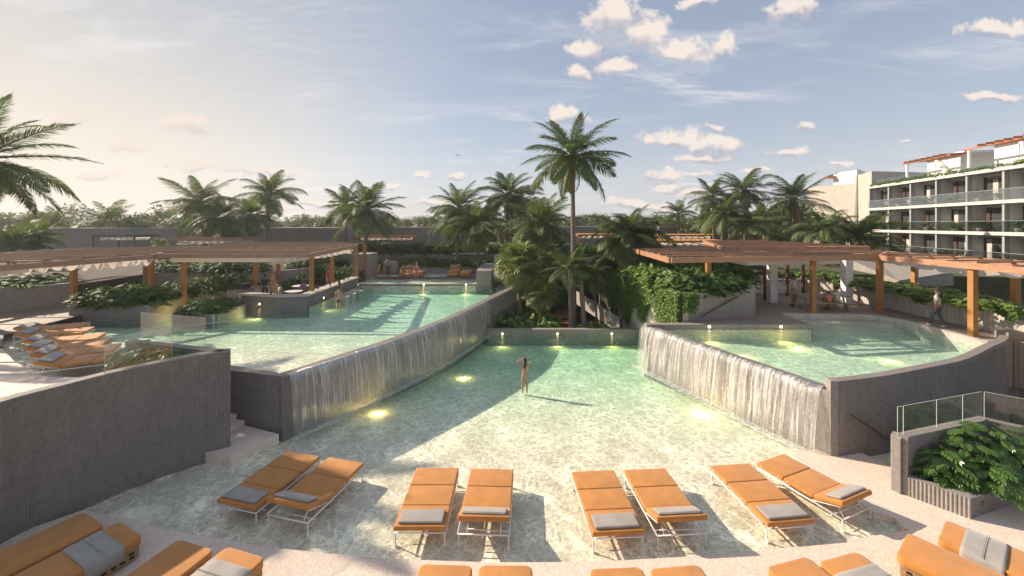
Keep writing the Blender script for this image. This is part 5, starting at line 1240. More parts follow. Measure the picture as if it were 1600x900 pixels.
FRS = [frond_mesh(5, 1.0, n=26, w=.013, hang=.3, leaf=.27), frond_mesh(6, 1.4, n=26, w=.013, hang=.45, leaf=.27)]
FRW = [frond_mesh(7, 1.9, n=46, leaf=.28, hang=.8, w=.009), frond_mesh(8, 1.5, n=46, leaf=.28, hang=.7, w=.009), frond_mesh(9, 1.1, n=46, leaf=.26, hang=.5, w=.009)]
FRD = frond_mesh(10, 1.9, n=20, m='palm_dry', hang=.9, leaf=.16)
def trunk_mesh(h, r, lean, seed, n=10):
    rnd = random.Random(seed); pts = []; rr = []; N = 14
    for i in range(N + 1):
        t = i / N; pts.append((lean[0] * t * t, lean[1] * t * t, h * t)); rr.append(r * (1.35 - .5 * t if t < .12 else 1.0 - .3 * t) * (1 + .06 * math.sin(i * 2.1 + seed)))
    return MB().tube(pts, rr, n).mesh('trunk', M['palm_bark'], True)
def palm(label, x, y, d, rpx, nf=20, base=-1.0, meshes=None, r=.16, lean=None, seed=0, emin=-35, emax=80, dry=2, group='feather palms of the garden', cat='palm tree', sc=1.0, az0=None):
    rnd = random.Random(seed + int(x)); c = WD(x, y, d); L = rpx / F * d * 1.24 * sc; lean = lean or (rnd.uniform(-.4, .4), rnd.uniform(-.3, .3))
    t = empty('palm_tree', (c.x - lean[0], c.y - lean[1], base), 0, label, cat, group); h = c.z - base
    link('trunk', trunk_mesh(h, r, lean, seed), t)
    MB().lathe([(r * .6, -.5), (r * 1.1, -.25), (r * 1.2, 0), (r * .8, .22), (.03, .4)], (lean[0], lean[1], h), 8).obj('crown_shaft', M['palm_leaf'], t, smooth=True)
    ms = meshes or FR
    nf = int(nf * 1.15)
    for i in range(nf):
        f = (i + .5) / nf; el = R(emax + (emin - emax) * f ** .85 + rnd.uniform(-7, 7)); az = i * 2.39996 + rnd.uniform(-.25, .25)
        me = ms[min(len(ms) - 1, int(rnd.random() * len(ms)))]
        o = link('frond', me, t, loc=(lean[0], lean[1], h + .1)); s = L * rnd.uniform(.85, 1.1) * (1.0 if el < R(55) else .85)
        o.scale = (s, s * rnd.uniform(.9, 1.1), s)
        o.rotation_euler = Matrix.Rotation(az, 4, 'Z').to_3x3().__matmul__(Matrix.Rotation(-el, 3, 'Y') @ Matrix.Rotation(rnd.uniform(-.35, .35), 3, 'X')).to_euler()
    for i in range(dry):
        o = link('dry_frond', FRD, t, loc=(lean[0], lean[1], h - .15)); s = L * .7; o.scale = (s, s, s); az = rnd.uniform(0, 6.28)
        o.rotation_euler = (Matrix.Rotation(az, 3, 'Z') @ Matrix.Rotation(R(55), 3, 'Y')).to_euler()
    return t
palm('tallest feather palm, rising high above the centre of the gardens', 894, 247, 27, 74, 26, -2.0, FRL + FR[:2], .20, (-.1, .1), 1, -42, 82, 4)
palm('big feather palm cut by the left edge of the picture', -34, 252, 19, 108, 30, 1.5, FRL, .22, (0, 0), 2, -45, 80, 2)
palm('pale backlit palm low on the horizon at far left', 83, 352, 62, 36, 14, 1, FRS, .18, None, 3, -5, 80, 0)
palm('spreading palm behind the far left villa wall', 171, 352, 58, 46, 16, 1, FRS, .2, None, 4, -5, 85, 0)
palm('left tall palm of the cluster behind the left pergola', 312, 318, 48, 50, 20, 1, None, .18, (-.6, 0), 5)
palm('dense dark palm low in the middle of the left cluster', 348, 340, 46, 50, 24, 1, FR[1:], .2, None, 6, -50)
palm('short palm right of the middle of the left cluster', 390, 338, 44, 38, 18, 1, None, .18, None, 7, -40)
palm('airy palm at the right of the left cluster', 420, 306, 50, 46, 18, 1, None, .16, (.3, 0), 8, -25)
palm('small far palm seen over the bar roof', 475, 345, 90, 16, 12, 1, FRS, .2, None, 9, -10, 80, 0)
palm('tiny far palm on the forest line left of the bar palms', 497, 350, 100, 12, 12, 1, FRS, .2, None, 91, -10, 80, 0)
palm('left palm of the pair behind the far terrace', 541, 322, 46, 38, 18, 2.5, None, .15, None, 10, -30)
palm('right palm of the pair behind the far terrace, with a stout trunk', 572, 330, 41.5, 54, 24, 2.5, None, .2, (0, 0), 11, -32)
palm('palm at the left of the central group with a pale thin trunk', 717, 328, 41, 52, 22, 2.4, None, .15, (.2, 0), 12, -40)
palm('drooping palm right behind the left central palm', 745, 352, 38, 46, 22, 0, FR[1:], .15, None, 13, -50)
palm('high palm in the middle of the central group', 794, 306, 40, 50, 22, 0, None, .17, (.1, 0), 14, -35)
palm('narrow palm beside the high central palm', 812, 325, 43, 34, 16, 0, None, .13, None, 15, -30)
palm('dark dense palm left of the tallest palm', 846, 352, 32, 58, 26, -1, FR, .17, None, 16, -45)
palm('small palm far behind the left central group', 690, 352, 55, 24, 12, 2, FRS, .14, None, 17, -30)
palm('bushy weeping date palm right of the tallest palm', 985, 372, 29, 62, 46, 1, FRW, .3, (0, 0), 18, -45, 85, 0)
palm('young palm leaning left beside the vines', 888, 422, 25.8, 42, 16, -2, FR, .13, (-.15, 0), 19, -35)
palm('young palm with a thick leaning trunk beside the lower pool', 905, 418, 26.2, 36, 16, -2, FR, .2, (-.35, 0), 20, -35)
palm('small thin palm just left of the vine wall', 925, 430, 27.5, 34, 16, -2, FRW[1:], .09, None, 21, -40)
palm('low drooping palm behind the fan palm', 862, 400, 30, 40, 18, -2, FRW, .16, None, 22, -45)
palm('lone small palm right of the bushy date palm', 1060, 335, 58, 30, 16, 1, None, .18, None, 23, -30)
palm('leftmost palm of the cluster over the right pergola', 1112, 308, 50, 36, 18, 1, None, .14, None, 24, -30)
palm('tall pale palm in the cluster over the right pergola', 1163, 298, 50, 42, 20, 1, None, .16, None, 25, -35)
palm('shaggy palm below the tall one over the right pergola', 1130, 335, 44, 38, 20, 1, FR[1:], .2, None, 26, -45)
palm('middle palm of the cluster over the right pergola', 1140, 318, 54, 34, 16, 1, None, .14, None, 27, -30)
palm('low palm at the right of the cluster over the pergola', 1178, 350, 42, 40, 20, 1, FR, .15, None, 28, -25)
palm('windblown palm standing left of the hotel gable', 1241, 312, 47, 50, 18, 1, FR, .16, None, 29, -20)
palm('dense low palm in front of the hotel gable', 1292, 362, 36, 46, 28, 2, FRW[1:], .2, None, 30, -30)
palm('feathery low palm at the corner of the hotel', 1342, 370, 36, 52, 20, 2, FR, .15, None, 31, -20)
palm('small low palm between the pergola and the windblown palm', 1215, 372, 44, 30, 16, 2, FR, .13, None, 32, -20)
palm('low palm at the far left edge behind the pergola', 22, 385, 34, 46, 22, 1, FR[1:], .18, None, 33, -20)
palm('feathery palm top before the far left villa wall', 62, 372, 36, 34, 18, 1, FR, .14, None, 34, -20)
palm('pale far palm above the forest at the left edge', 10, 352, 80, 20, 12, 1, FRS, .2, None, 35, -20, 80, 0)
for i, (x, y, d, r_) in enumerate([(265, 352, 95, 12), (640, 350, 110, 12), (655, 347, 120, 10), (925, 349, 120, 9), (1020, 350, 110, 9), (450, 348, 110, 13), (590, 351, 130, 9)]):
    palm('tiny hazy palm top on the forest horizon', x, y, d, r_, 10, 1, FRS, .2, None, 40 + i, -20, 80, 0, group='tiny palms on the forest horizon')
# fan palms
def fan_mesh(seed, n=26):
    rnd = random.Random(seed); mb = MB(); mb.tube([(0, 0, 0), (.28, 0, .03), (.52, 0, 0)], [.012, .010, .008], 4, cap=False); c = Vector((.5, 0, 0))
    for i in range(n):
        a = R(-140 + 280 * i / (n - 1)); L = .5 * (.72 + .28 * math.cos(a / 2)) * rnd.uniform(.92, 1.06); d = Vector((math.cos(a), math.sin(a), 0)); s = Vector((-d.y, d.x, 0))
        k = .10 * (i % 2 * 2 - 1) * .15
        mb.add([c, c + d * L * .55 + s * .024 + Vector((0, 0, .02 + k)), c + d * L * .55 - s * .024 + Vector((0, 0, .02 - k)), c + d * L + Vector((0, 0, -.13 - rnd.random() * .08)), c + d * L * .8 + s * .014 + Vector((0, 0, -.03)), c + d * L * .8 - s * .014 + Vector((0, 0, -.03))],
               [(0, 1, 2), (1, 4, 5, 2), (4, 3, 5)])
    return mb.mesh('fan_leaf', M['fan_leaf'])
FN = [fan_mesh(1), fan_mesh(2)]
def fanpalm(label, x, y, d, rpx, n, base, seed, trunk=.22):
    rnd = random.Random(seed); c = WD(x, y, d); t = empty('fan_palm', (c.x, c.y, base), 0, label, 'fan palm'); h = c.z - base; L = rpx / F * d
    link('trunk', trunk_mesh(h, trunk, (0, 0), seed), t)
    for i in range(n):
        f = (i + .5) / n; el = R(80 - 135 * f + rnd.uniform(-8, 8)); az = i * 2.39996 + rnd.uniform(-.2, .2)
        o = link('fan_leaf', FN[i % 2], t, loc=(0, 0, h)); s = L * rnd.uniform(.85, 1.1); o.scale = (s, s, s)
        o.rotation_euler = (Matrix.Rotation(az, 3, 'Z') @ Matrix.Rotation(-el, 3, 'Y') @ Matrix.Rotation(rnd.uniform(-.5, .5), 3, 'X')).to_euler()
    for i in range(9):
        o = link('dry_leaf', FN[i % 2], t, loc=(0, 0, h - .3)); s = L * .8; o.scale = (s, s * .5, s)
        o.rotation_euler = (Matrix.Rotation(i * .7, 3, 'Z') @ Matrix.Rotation(R(68), 3, 'Y')).to_euler()
fanpalm('large fan palm leaning over the end of the left waterfall', 812, 416, 28.5, 46, 44, -2, 1)
fanpalm('small bright fan palm behind the young palms', 938, 412, 30, 22, 24, -2, 2, .12)
fanpalm('low fan palm in the shade below the large fan palm', 845, 458, 27.5, 34, 30, -2, 3, .15)
fanpalm('bright fan palm top between the left palms and forest', 250, 382, 40, 13, 20, 2, 4, .1)
# ------------------------------------------------------------------ broad-leaved shrubs
def leaf_faces(lobed=True, n=5, L=1.0, Wd=.8):
    """outline of one leaf in x (length) y (width), gently cupped; returns verts, faces"""
    vs = [Vector((0, 0, 0))]; mid = []
    segs = n; 
    for i in range(segs + 1):
        t = i / segs; mid.append(Vector((L * t, 0, -.18 * L * t * t)))
    vs = list(mid); fs = []
    for s in (-1, 1):
        prev = None
        for i in range(segs):
            t = (i + .5) / segs; wv = Wd * .5 * math.sin(math.pi * min(.98, t * .82 + .14)) ** .8
            tip = Vector((L * (t + .12), s * wv, -.10 * L - .12 * wv)); b = len(vs)
            if lobed:
                tip2 = Vector((L * (t + .0) - .02, s * wv * .97, -.10 * L - .1 * wv)); vs += [tip, tip2]; fs.append((i, i + 1, b, b + 1) if s > 0 else (i, b + 1, b, i + 1))
            else:
                vs += [Vector((L * (i + 1) / segs if i < segs - 1 else L, s * (Wd * .5 * math.sin(math.pi * min(.99, (i + 1) / segs * .86 + .12)) ** .8 if i < segs - 1 else .0), -.1 * L))]
                if i == 0: fs.append((0, 1, b) if s > 0 else (0, b, 1))
                else: fs.append((i, i + 1, b, b - 1) if s > 0 else (i, b - 1, b, i + 1))
    return vs, fs
def shrub_mesh(seed, r=.7, h=.85, n=150, leaf=.22, lobed=True, m='shrub_leaf', spread=1.0):
    rnd = random.Random(seed); mb = MB(); lv, lf = leaf_faces(lobed, 4 if lobed else 3)
    for i in range(n):
        a = rnd.random() * 6.283; q = math.sqrt(rnd.random()); u = rnd.random() ** .6
        th = math.acos(1 - u * .98); rad = Vector((math.sin(th) * math.cos(a), math.sin(th) * math.sin(a), math.cos(th)))
        k = .72 + .32 * rnd.random(); c = Vector((rad.x * r * k, rad.y * r * k, .1 + rad.z * h * k))
        c += Vector([.08 * noise.noise(c * 3 + Vector((seed, j * 7, 0))) * 3 * r for j in range(3)])
        out = (rad + Vector((rnd.uniform(-.5, .5), rnd.uniform(-.5, .5), rnd.uniform(.0, .6)))).normalized()
        x = Vector((out.x, out.y, -.25 + rnd.uniform(-.4, .3))).normalized(); z = (out + Vector((0, 0, .8))).normalized(); y = z.cross(x).normalized(); z = x.cross(y)
        s = leaf * rnd.uniform(.6, 1.2); Mx = Matrix((x, y, z)).transposed()
        mb.add([c + Mx @ (v * s) for v in lv], lf)
    # leaf stalks reach down to the crown centre
    for i in range(14):
        a = rnd.random() * 6.283; k = r * rnd.uniform(.2, .7); mb.tube([(0, 0, -.05), (math.cos(a) * k * .5, math.sin(a) * k * .5, h * .4), (math.cos(a) * k, math.sin(a) * k, h * .7)], .01, 3, cap=False)
    return mb.mesh('leaves', M[m])
SH = [shrub_mesh(i, leaf=.30, n=150) for i in range(4)]
SHS = [shrub_mesh(20 + i, leaf=.36, n=90, lobed=False) for i in range(3)]
SHB = [shrub_mesh(30 + i, leaf=.34, n=170, r=.8, h=1.0, m='ivy', lobed=False) for i in range(2)]
def shrub(label, x, y, z, s=1.0, sz=1.0, ms=None, group=None, seed=0, name='broad_leaf_shrub'):
    rnd = random.Random(seed * 31 + int(x * 10) + int(y * 7)); ms = ms or SH
    t = empty(name, (x, y, z), rnd.random() * 6.28, label, 'shrub', group)
    o = link('leaves', rnd.choice(ms), t); o.scale = (s * rnd.uniform(.9, 1.15), s * rnd.uniform(.9, 1.15), s * sz * rnd.uniform(.85, 1.15)); return t
ORD = ['first', 'second', 'third', 'fourth', 'fifth', 'sixth', 'seventh', 'eighth', 'ninth', 'tenth', 'eleventh', 'twelfth', 'thirteenth', 'fourteenth', 'fifteenth', 'sixteenth', 'seventeenth', 'eighteenth', 'nineteenth', 'twentieth', 'twenty-first', 'twenty-second', 'twenty-third', 'twenty-fourth']
def row(phrase, a, b, z, n, s=1.0, sz=1.0, ms=None, depth=1, dd=.9, jit=.25, z1=None):
    rnd = random.Random(len(phrase)); g = phrase; k = 0
    for j in range(depth):
        for i in range(n):
            t = (i + .5) / n; x = a[0] + (b[0] - a[0]) * t; y = a[1] + (b[1] - a[1]) * t; L = math.hypot(b[0] - a[0], b[1] - a[1]); nx, ny = -(b[1] - a[1]) / L, (b[0] - a[0]) / L
            zz = z if z1 is None else z + (z1 - z) * t
            lab = f"{ORD[i % 24]} shrub from left, {['front line, ', 'second line, ', 'third line, '][j] if depth > 1 else ''}{phrase}"
            shrub(lab, x + nx * dd * j + rnd.uniform(-jit, jit), y + ny * dd * j + rnd.uniform(-jit, jit), zz, s * rnd.uniform(.85, 1.15), sz, ms, 'shrubs of the ' + g, k); k += 1
row('long planter beside the left pool', (-23.2, 21.9), (-19.9, 21.9), 2.38, 5, 1.15, .95, depth=3, dd=1.3)
row('long planter leading back to the pool bar', (-20.6, 24.4), (-18.6, 27.6), 2.38, 4, 1.15, 1.1, depth=2, dd=1.1)
row('low island planter in the left pool', (-17.6, 21.6), (-16.1, 21.7), 1.95, 3, .85, .95, depth=3, dd=.9, jit=.1)
row('raised bed behind the left pergola', (-27, 30.6), (-19.5, 30.6), 3.1, 9, 1.3, .8, depth=2)
row('bed above the curved wall at far left', (-36, 20.6), (-27.5, 23.6), 3.1, 8, 1.25, .6, depth=2, dd=1.2)
row('bed behind the pool bar', (-18.2, 33.2), (-17.8, 40), 3.1, 6, 1.3, .9)
row('bed inside the pool bar', (-16.8, 34.6), (-13.4, 35.2), 2.0, 5, 1.1, 1.2)
row('lower hedge behind the far terrace', (-15.3, 39.5), (-1.6, 39.6), 2.6, 15, 1.15, .85, depth=2, dd=.9)
row('upper hedge on the retaining wall', (-16.5, 43.0), (-1.0, 43.2), 3.66, 16, 1.3, 1.05, depth=2, dd=1.1)
row('far hedge behind the tallest palm', (0, 44), (14, 44), 3.5, 14, 1.4, 1.0, depth=1)
row('hedge on the terrace beyond the pool bar', (-35, 44), (-17, 44), 3.6, 14, 1.4, .9)
row('planter above the vine wall', (9.2, 20.7), (12.3, 21.5), 3.22, 4, 1.15, 1.0, SH, depth=2, dd=1.3)
row('planter behind the right pergola post', (12.9, 23.0), (15.2, 27.2), 3.15, 4, 1.2, 1.1, SH, depth=3, dd=1.3)
row('top of the vine wall', (8.0, 28.5), (8.9, 20.8), 3.2, 6, 1.1, 1.0, SHB, depth=2, dd=1.2)
row('bed above the long fluted wall at right', (22.2, 30), (22.2, 17), 3.1, 9, .8, .6, SHB, depth=2, dd=-1.2)
row('garden below the fan palm', (-.6, 26.4), (3.0, 26.4), -1, 5, 1.3, 1.3, SHB, depth=2, dd=1.6)
row('garden beside the young palms', (4.7, 26.2), (7.0, 26.0), -1, 4, 1.0, 1.0, SHB, depth=2, dd=1.8)
row('garden between the central palms', (-2, 33), (7, 34), -.6, 8, 1.8, 1.8, None, depth=2, dd=2)
row('slope under the central palms', (0.5, 38), (8, 40), 1.2, 7, 1.6, 1.6, None, depth=1, dd=2)
row('garden behind the right pergola', (9, 33), (21, 35), 3.0, 12, 1.6, 1.2, None, depth=2, dd=1.6)
for i, (x, y, s) in enumerate([(-14.2, 36.9, .9), (-16.6, 31.5, .9), (-17.3, 30.6, .7)]):
    shrub(['dark shrub beside the grey service block', 'dark rounded shrub inside the bar near the back wall', 'small dark shrub beside the back counter'][i], x, y, 2.0, s, 1.1)
# shrubs of the foreground planters, leaf by leaf
def monstera_leaf(seed):
    rnd = random.Random(seed); n = 7; mb = MB(); mid = [Vector((i / n, 0, -.05 - .22 * (i / n) ** 2)) for i in range(n + 1)]; vs = list(mid); fs = []
    for s in (-1, 1):
        for i in range(n):
            t = (i + .5) / n; w = .46 * math.sin(math.pi * min(.99, t * .78 + .2)) ** .75 * rnd.uniform(.92, 1.05)
            a = i / n + .012; c = (i + 1) / n - .012; adv = .10 + .10 * t; b = len(vs)
            vs += [Vector((a, s * .03, -.05 - .22 * a * a)), Vector((c, s * .03, -.05 - .22 * c * c)), Vector((c + adv * .55, s * w * .6, -.04 - .22 * c * c + .04)), Vector((a + adv * .5, s * w * .6, -.04 - .22 * a * a + .04)),
                   Vector((c + adv + .0, s * w * .98, -.12 - .22 * c * c)), Vector((a + adv * 1.0, s * w, -.12 - .22 * a * a))]
            q = [(b, b + 1, b + 2, b + 3), (b + 3, b + 2, b + 4, b + 5)]
            fs += q if s > 0 else [tuple(reversed(f)) for f in q]
        fs.append(None)
    fs = [f for f in fs if f]
    st_ = len(vs)
    for i in range(n):
        for s in (-1, 1):
            b = len(vs); vs += [Vector((i / n, s * .034, -.05 - .22 * (i / n) ** 2 + .002)), Vector(((i + 1) / n, s * .034, -.05 - .22 * ((i + 1) / n) ** 2 + .002))]
            fs.append((i, i + 1, b + 1, b) if s > 0 else (i, b, b + 1, i + 1))
    mb.add(vs, fs); mb.tube([(0, 0, -.05), (-.25, 0, -.14), (-.5, 0, -.42)], [.012, .012, .014], 4, cap=False)
    return mb.mesh('leaf', M['monstera'])
ML = [monstera_leaf(i) for i in range(4)]
def monstera(label, c, r, h, n, leaf, seed, tilt=.0):
    rnd = random.Random(seed); t = empty('monstera_plant', c, 0, label, 'plant', 'split-leaf plants of the right foreground planter')
    for i in range(n):
        a = i * 2.39996 + rnd.uniform(-.3, .3); u = (i + .5) / n; th = math.acos(1 - u * .97); k = rnd.uniform(.78, 1.05)
        p = Vector((math.sin(th) * math.cos(a) * r * k, math.sin(th) * math.sin(a) * r * k, .12 + math.cos(th) * h * k)); rad = Vector((p.x, p.y, p.z * .6)).normalized()
        x = Vector((math.cos(a), math.sin(a), -.35 + .3 * math.cos(th) + rnd.uniform(-.25, .25))).normalized(); z = (rad + Vector((rnd.uniform(-.3, .3), rnd.uniform(-.5, .1), .8))).normalized(); y = z.cross(x).normalized(); z = x.cross(y)
        o = link('leaf', ML[i % 4], t); s = leaf * rnd.uniform(.65, 1.15); o.matrix_local = Matrix.Translation(p - x * s * .4) @ (Matrix((x, y, z)).transposed() @ Matrix.Scale(s, 3)).to_4x4()
    return t
for i, (x, y, r_, h_, n, lb) in enumerate([(10.75, 9.95, .62, .75, 46, 'split-leaf plant at the left front corner of the fluted planter'), (11.55, 10.15, .72, 1.05, 60, 'second split-leaf plant in the fluted planter, behind the corner one'),
        (12.45, 10.35, .75, 1.15, 60, 'tallest split-leaf plant in the fluted planter, at its middle'), (11.5, 9.6, .6, .6, 40, 'low split-leaf plant spilling over the front of the fluted planter'),
        (12.6, 9.9, .65, .75, 44, 'split-leaf plant at the right edge of the picture'), (13.4, 10.4, .7, 1.0, 40, 'rearmost split-leaf plant under the right glass balustrade')]):
    monstera(lb, (x, y, .38), r_, h_, n, .36, i)
for i, (x, y, s) in enumerate([(-10.2, 11.65, .62), (-10.9, 11.8, .75), (-11.6, 12.2, .7), (-9.65, 11.8, .4)]):
    monstera(['split-leaf plant nearest the wall corner behind the left glass', 'tall split-leaf plant behind the left glass', 'split-leaf plant at the back of the left wedge planter', 'small split-leaf plant at the tip of the left wedge planter'][i], (x, y, 2.5), .62 * s + .1, .9 * s, 34, .34, 30 + i)['group'] = 'split-leaf plants of the left wedge planter'
# hanging vines on the side wall
def vines(label, a, b, z, n, lo, hi, out, seed, dens=46, leaf=.10, wave=1.0):
    rnd = random.Random(seed); mb = MB(); a = Vector((*a, 0)); b = Vector((*b, 0)); nn = Vector(out).normalized(); lv = [Vector((0, 0, 0)), Vector((.5, .42, .04)), Vector((1, 0, -.1)), Vector((.5, -.42, .04))]; st_ = MB()
    for i in range(n):
        t = rnd.random(); p = a.lerp(b, t); q = .5 + .5 * noise.noise(Vector((t * 5 * wave, seed, 0))) * 1.8; L = lo + (hi - lo) * max(0, min(1, q)) * rnd.uniform(.6, 1.0)
        for k in range(int(dens * L / 2)):
            s = rnd.random(); c = p + nn * (.06 + rnd.random() * .28 * (1 - .4 * s)) + Vector((rnd.uniform(-.1, .1), rnd.uniform(-.1, .1), z + .18 - s * L)); d = Vector((rnd.uniform(-1, 1), rnd.uniform(-1, 1), rnd.uniform(-1, .2))) + nn * .5; d.normalize()
            zz = (nn + Vector((rnd.uniform(-.5, .5), rnd.uniform(-.5, .5), .6))).normalized(); y = zz.cross(d).normalized(); zz = d.cross(y); sc = leaf * rnd.uniform(.7, 1.4); Mx = Matrix((d, y, zz)).transposed()
            mb.add([c + Mx @ (v * sc) for v in lv], [(0, 1, 2, 3)])
    o = mb.obj('ivy_curtain', M['ivy']); return tag(o, label, 'vines')
vines('thick green vines hanging down the side wall by the lower pool', (8.38, 19.6), (7.3, 29.3), 3.3, 560, .6, 4.2, (-1, -.1, 0), 3, 70, .09)
vines('green vines draped over the left corner of the planter behind the right pool', (8.4, 19.55), (9.1, 19.74), 3.3, 60, .3, 1.5, (0, -1, 0), 4, 60, .11)
vines('trailing green plants spilling over the long wall at right', (21.22, 13.5), (21.22, 24.6), 3.25, 330, .15, .75, (-1, 0, 0), 5, 90, .10, 3)
vines('trailing greenery capping the back part of the right terrace wall', (21.2, 24.6), (19.9, 27.4), 3.4, 80, .1, .6, (-1, -.3, 0), 6, 90, .10, 3)
vines('pale creeping greenery on top of the far left curved wall', (-34, 19.5), (-27.0, 22.6), 3.3, 120, .1, .3, (.3, -1, 0), 7, 90, .12, 3)
# plants on the hotel
HP = 'potted plants on the hotel balconies'
def potted(label, p, s, kind):
    t = empty('potted_plant', p, random.random() * 6, label, 'plant', HP)
    MB().lathe([(.16, 0), (.24, .35), (.26, .4), (.22, .4), (.2, .34)], (0, 0, 0), 10).obj('pot', M['pot'], t, smooth=True)
    MB().tube([(0, 0, .3), (.03, 0, .8)], .03, 5).obj('stem', M['bark'], t)
    o = link('leaves', (SHS if kind else SHB)[0], t, loc=(0, 0, .65 if kind else .35)); o.scale = (s, s, s * 1.1)
for i, (px, lv) in enumerate([(1375, 3), (1403, 3), (1440, 3), (1465, 3), (1487, 3), (1528, 3), (1562, 3), (1375, 2), (1405, 2), (1447, 2), (1490, 2), (1530, 2), (1572, 2), (1590, 2), (1400, 1), (1433, 1), (1472, 1), (1511, 1), (1566, 1)]):
    a = (px - 800) / F; w_off = .8; dd_ = (38.1 + w_off * 1.03) / (a - .246); q = (a * dd_, dd_, levels[lv]); q = (q[0], q[1], levels[lv])
    potted(f"potted plant, {ORD[[0,1,2,3,4,5,6,0,1,2,3,4,5,6,0,1,2,3,4][i]]} from left, {['','lowest','middle','top'][lv]} hotel balcony", q, .55 + .25 * ((i * 7) % 3) / 2, i % 2)
for i in range(17):
    q = fpt(Lf - .8 - i * 1.9, .45, 12.36); shrub(f"{ORD[i]} green clump from the left on the hotel roof edge", q[0], q[1], q[2], .75, .8, SHB, 'green clumps along the hotel roof edge', i)
# ------------------------------------------------------------------ jungle trees
def tree_crown(seed, lobes=11, n=130, leaf=.42, m='tree_leaf', flat=.7):
    rnd = random.Random(seed); mb = MB()
    for l in range(lobes):
        a = rnd.random() * 6.283; q = math.sqrt(rnd.random()) * 2.3; c = Vector((math.cos(a) * q, math.sin(a) * q, rnd.uniform(-.6, 1.5) * flat + (2.3 - q) * .35)); r = rnd.uniform(.7, 1.35)
        for i in range(n):
            u = Vector((rnd.gauss(0, 1), rnd.gauss(0, 1), rnd.gauss(0, 1) * .8)).normalized(); p = c + u * r * rnd.uniform(.65, 1.08); p.z = c.z + (p.z - c.z) * .72
            d = Vector((rnd.gauss(0, 1), rnd.gauss(0, 1), rnd.gauss(0, .6))).normalized(); zz = (u + Vector((0, 0, .7)) + Vector((rnd.gauss(0, .4), rnd.gauss(0, .4), 0))).normalized(); y = zz.cross(d).normalized(); d = y.cross(zz); s = leaf * rnd.uniform(.4, 1.0)
            mb.add([p, p + d * s * .5 + y * s * .3, p + d * s, p + d * s * .5 - y * s * .3], [(0, 1, 2, 3)])
    return mb.mesh('crown', M[m])
TC = [tree_crown(1), tree_crown(2, 9), tree_crown(3, 13, m='tree_leaf_pale'), tree_crown(4, 8, flat=1.2), tree_crown(5, 12, m='tree_leaf_pale')]
def trunk_b(seed):
    rnd = random.Random(seed); mb = MB(); mb.tube([(0, 0, 0), (.1, .05, 2.2), (0, 0, 4.2)], [.22, .17, .1], 7)
    for k in range(5):
        a = rnd.random() * 6.283; mb.tube([(0.08, .04, 2.0 + k * .35), (math.cos(a) * .7, math.sin(a) * .7, 3.3 + k * .25), (math.cos(a) * 1.5, math.sin(a) * 1.5, 4.2 + k * .2)], [.09, .06, .03], 5)
    return mb.mesh('trunk', M['bark'], True)
TB = [trunk_b(1), trunk_b(2)]
def tree(label, x, y, ztop, base, group, seed, w=1.0):
    rnd = random.Random(seed); h = ztop - base; s = h / 6.0
    t = empty('jungle_tree', (x, y, base), rnd.random() * 6.28, label, 'tree', group); t.scale = (s * w, s * w, s)
    link('trunk', TB[seed % 2], t); link('crown', TC[seed % 5], t, loc=(0, 0, 4.4))
rt = random.Random(5)
NEAR = [(205, 380, 56, 343, 'round tree behind the dark cabana at left'), (228, 385, 70, 334, 'tall hazy tree left of the first palm cluster'), (262, 380, 62, 345, 'pale green tree before the left palm cluster'), (300, 380, 75, 340, 'tree behind the left palm cluster'),
        (500, 380, 75, 345, 'tree behind the pool bar roof'), (590, 380, 60, 347, 'round tree right of the stout palm'), (530, 380, 70, 345, 'tree between the bar and the palm pair'), (640, 380, 80, 345, 'tree over the middle villa wall'), (750, 380, 58, 345, 'dark tree behind the central palms'),
        (790, 390, 52, 350, 'low dark tree among the central palms'), (830, 390, 55, 345, 'dark tree left of the tallest palm trunk'), (940, 370, 90, 336, 'tree on the skyline right of the tallest palm'), (1085, 380, 66, 345, 'tree right of the lone small palm'), (1110, 380, 60, 340, 'leafy tree under the right palm cluster'),
        (1200, 380, 62, 330, 'tree between the right cluster and the windblown palm'), (1225, 380, 56, 320, 'tall tree behind the windblown palm'), (1270, 380, 56, 330, 'bushy tree in front of the hotel gable'), (1320, 390, 48, 350, 'low tree beside the hotel corner'), (1160, 380, 60, 348, 'dark tree behind the raised pergola roof'), (1255, 390, 48, 352, 'dark low tree left of the dense low palm')]
for i, (px, _, d, yt, lb) in enumerate(NEAR): tree(lb, fx(px, d), d, CZ + (HZ - yt) / F * d, 1.5 if d < 60 else 0, None, i, 1.0)
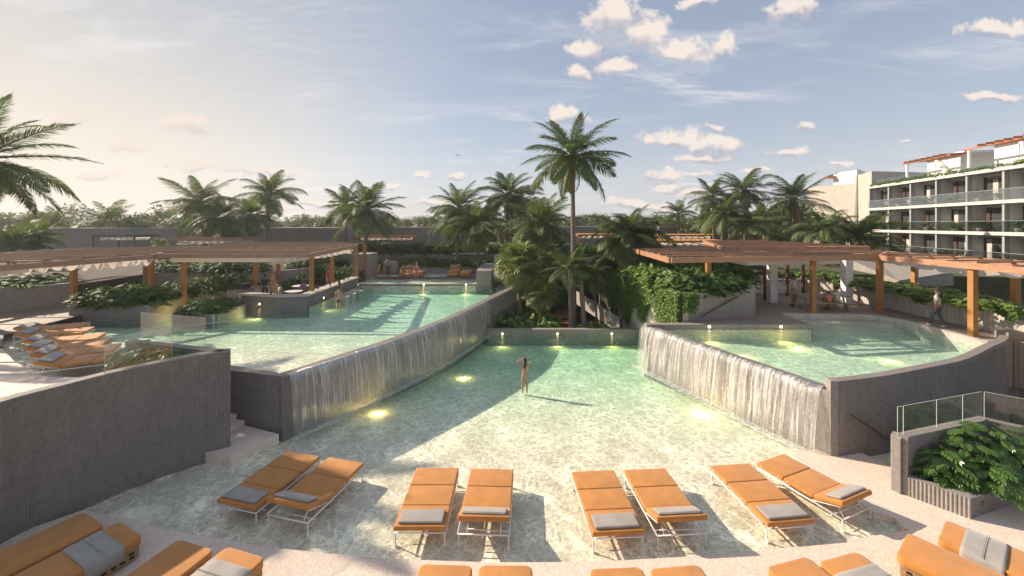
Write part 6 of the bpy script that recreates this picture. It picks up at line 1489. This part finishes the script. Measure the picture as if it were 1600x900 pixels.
for i in range(150):
    d = rt.uniform(75, 150); px = rt.uniform(-60, 1330); yt = 350 + rt.uniform(-13, 4) - (4 if px < 350 else 0)
    tree('round-crowned jungle tree in the forest belt beyond the gardens', fx(px, d), d, CZ + (HZ - yt) / F * d, -1, 'jungle trees of the forest belt', 100 + i, 1.3)
# farther woods as one mass
def woods():
    rnd = random.Random(9); mb = MB()
    for i in range(26000):
        d = 150 + 550 * rnd.random() ** 1.6; ang = rnd.uniform(-1.05, 1.0); x = math.tan(ang) * d if abs(ang) < .95 else ang * d * 1.4
        g = 5.6 + d * .010 + 2.6 * noise.noise(Vector((x * .035, d * .03, 0))) + 1.6 * noise.noise(Vector((x * .12, d * .1, 4))); z = -1 + (g + 1) * rnd.uniform(.35, 1.0)
        s = rnd.uniform(.8, 2.4) * (d / 220); u = Vector((rnd.gauss(0, 1), rnd.gauss(0, 1), rnd.gauss(0, .7))).normalized(); w = u.orthogonal().normalized(); v_ = u.cross(w)
        p = Vector((x, d, z)); mb.add([p, p + u * s * .5 + w * s * .35, p + u * s, p + u * s * .5 - w * s * .35, p + v_ * s * .4 + u * s * .5], [(0, 1, 2, 3), (0, 4, 2)])
    o = mb.obj('far_forest', M['tree_leaf']); tag(o, 'hazy far forest stretching to the horizon', 'forest', kind='stuff')
woods()
bed = MB(); 
bed.add([(-900, 150, 4.2), (700, 150, 4.2), (1400, 900, 8), (-1600, 900, 8), (-900, 149, -2), (700, 149, -2)], [(0, 1, 2, 3), (4, 5, 1, 0)]); tag(bed.obj('forest_floor_rise', M['ground']), kind='structure')
# thin air
HAZE = .0006
hz_ = MB().box((0, 1900, 7), (6100, 4300, 21.2))
hm = bpy.data.materials.new('thin_haze'); hm.use_nodes = True; ht = NT(hm.node_tree); ht.N.clear(); ho = ht.n('ShaderNodeOutputMaterial'); pv = ht.n('ShaderNodeVolumePrincipled')
pv.inputs['Color'].default_value = (.93, .94, .96, 1); pv.inputs['Density'].default_value = HAZE; pv.inputs['Anisotropy'].default_value = .35; ht.L.new(pv.outputs[0], ho.inputs[1])
tag(hz_.obj('haze', hm), 'thin haze over the gardens and forest', 'haze', kind='stuff')
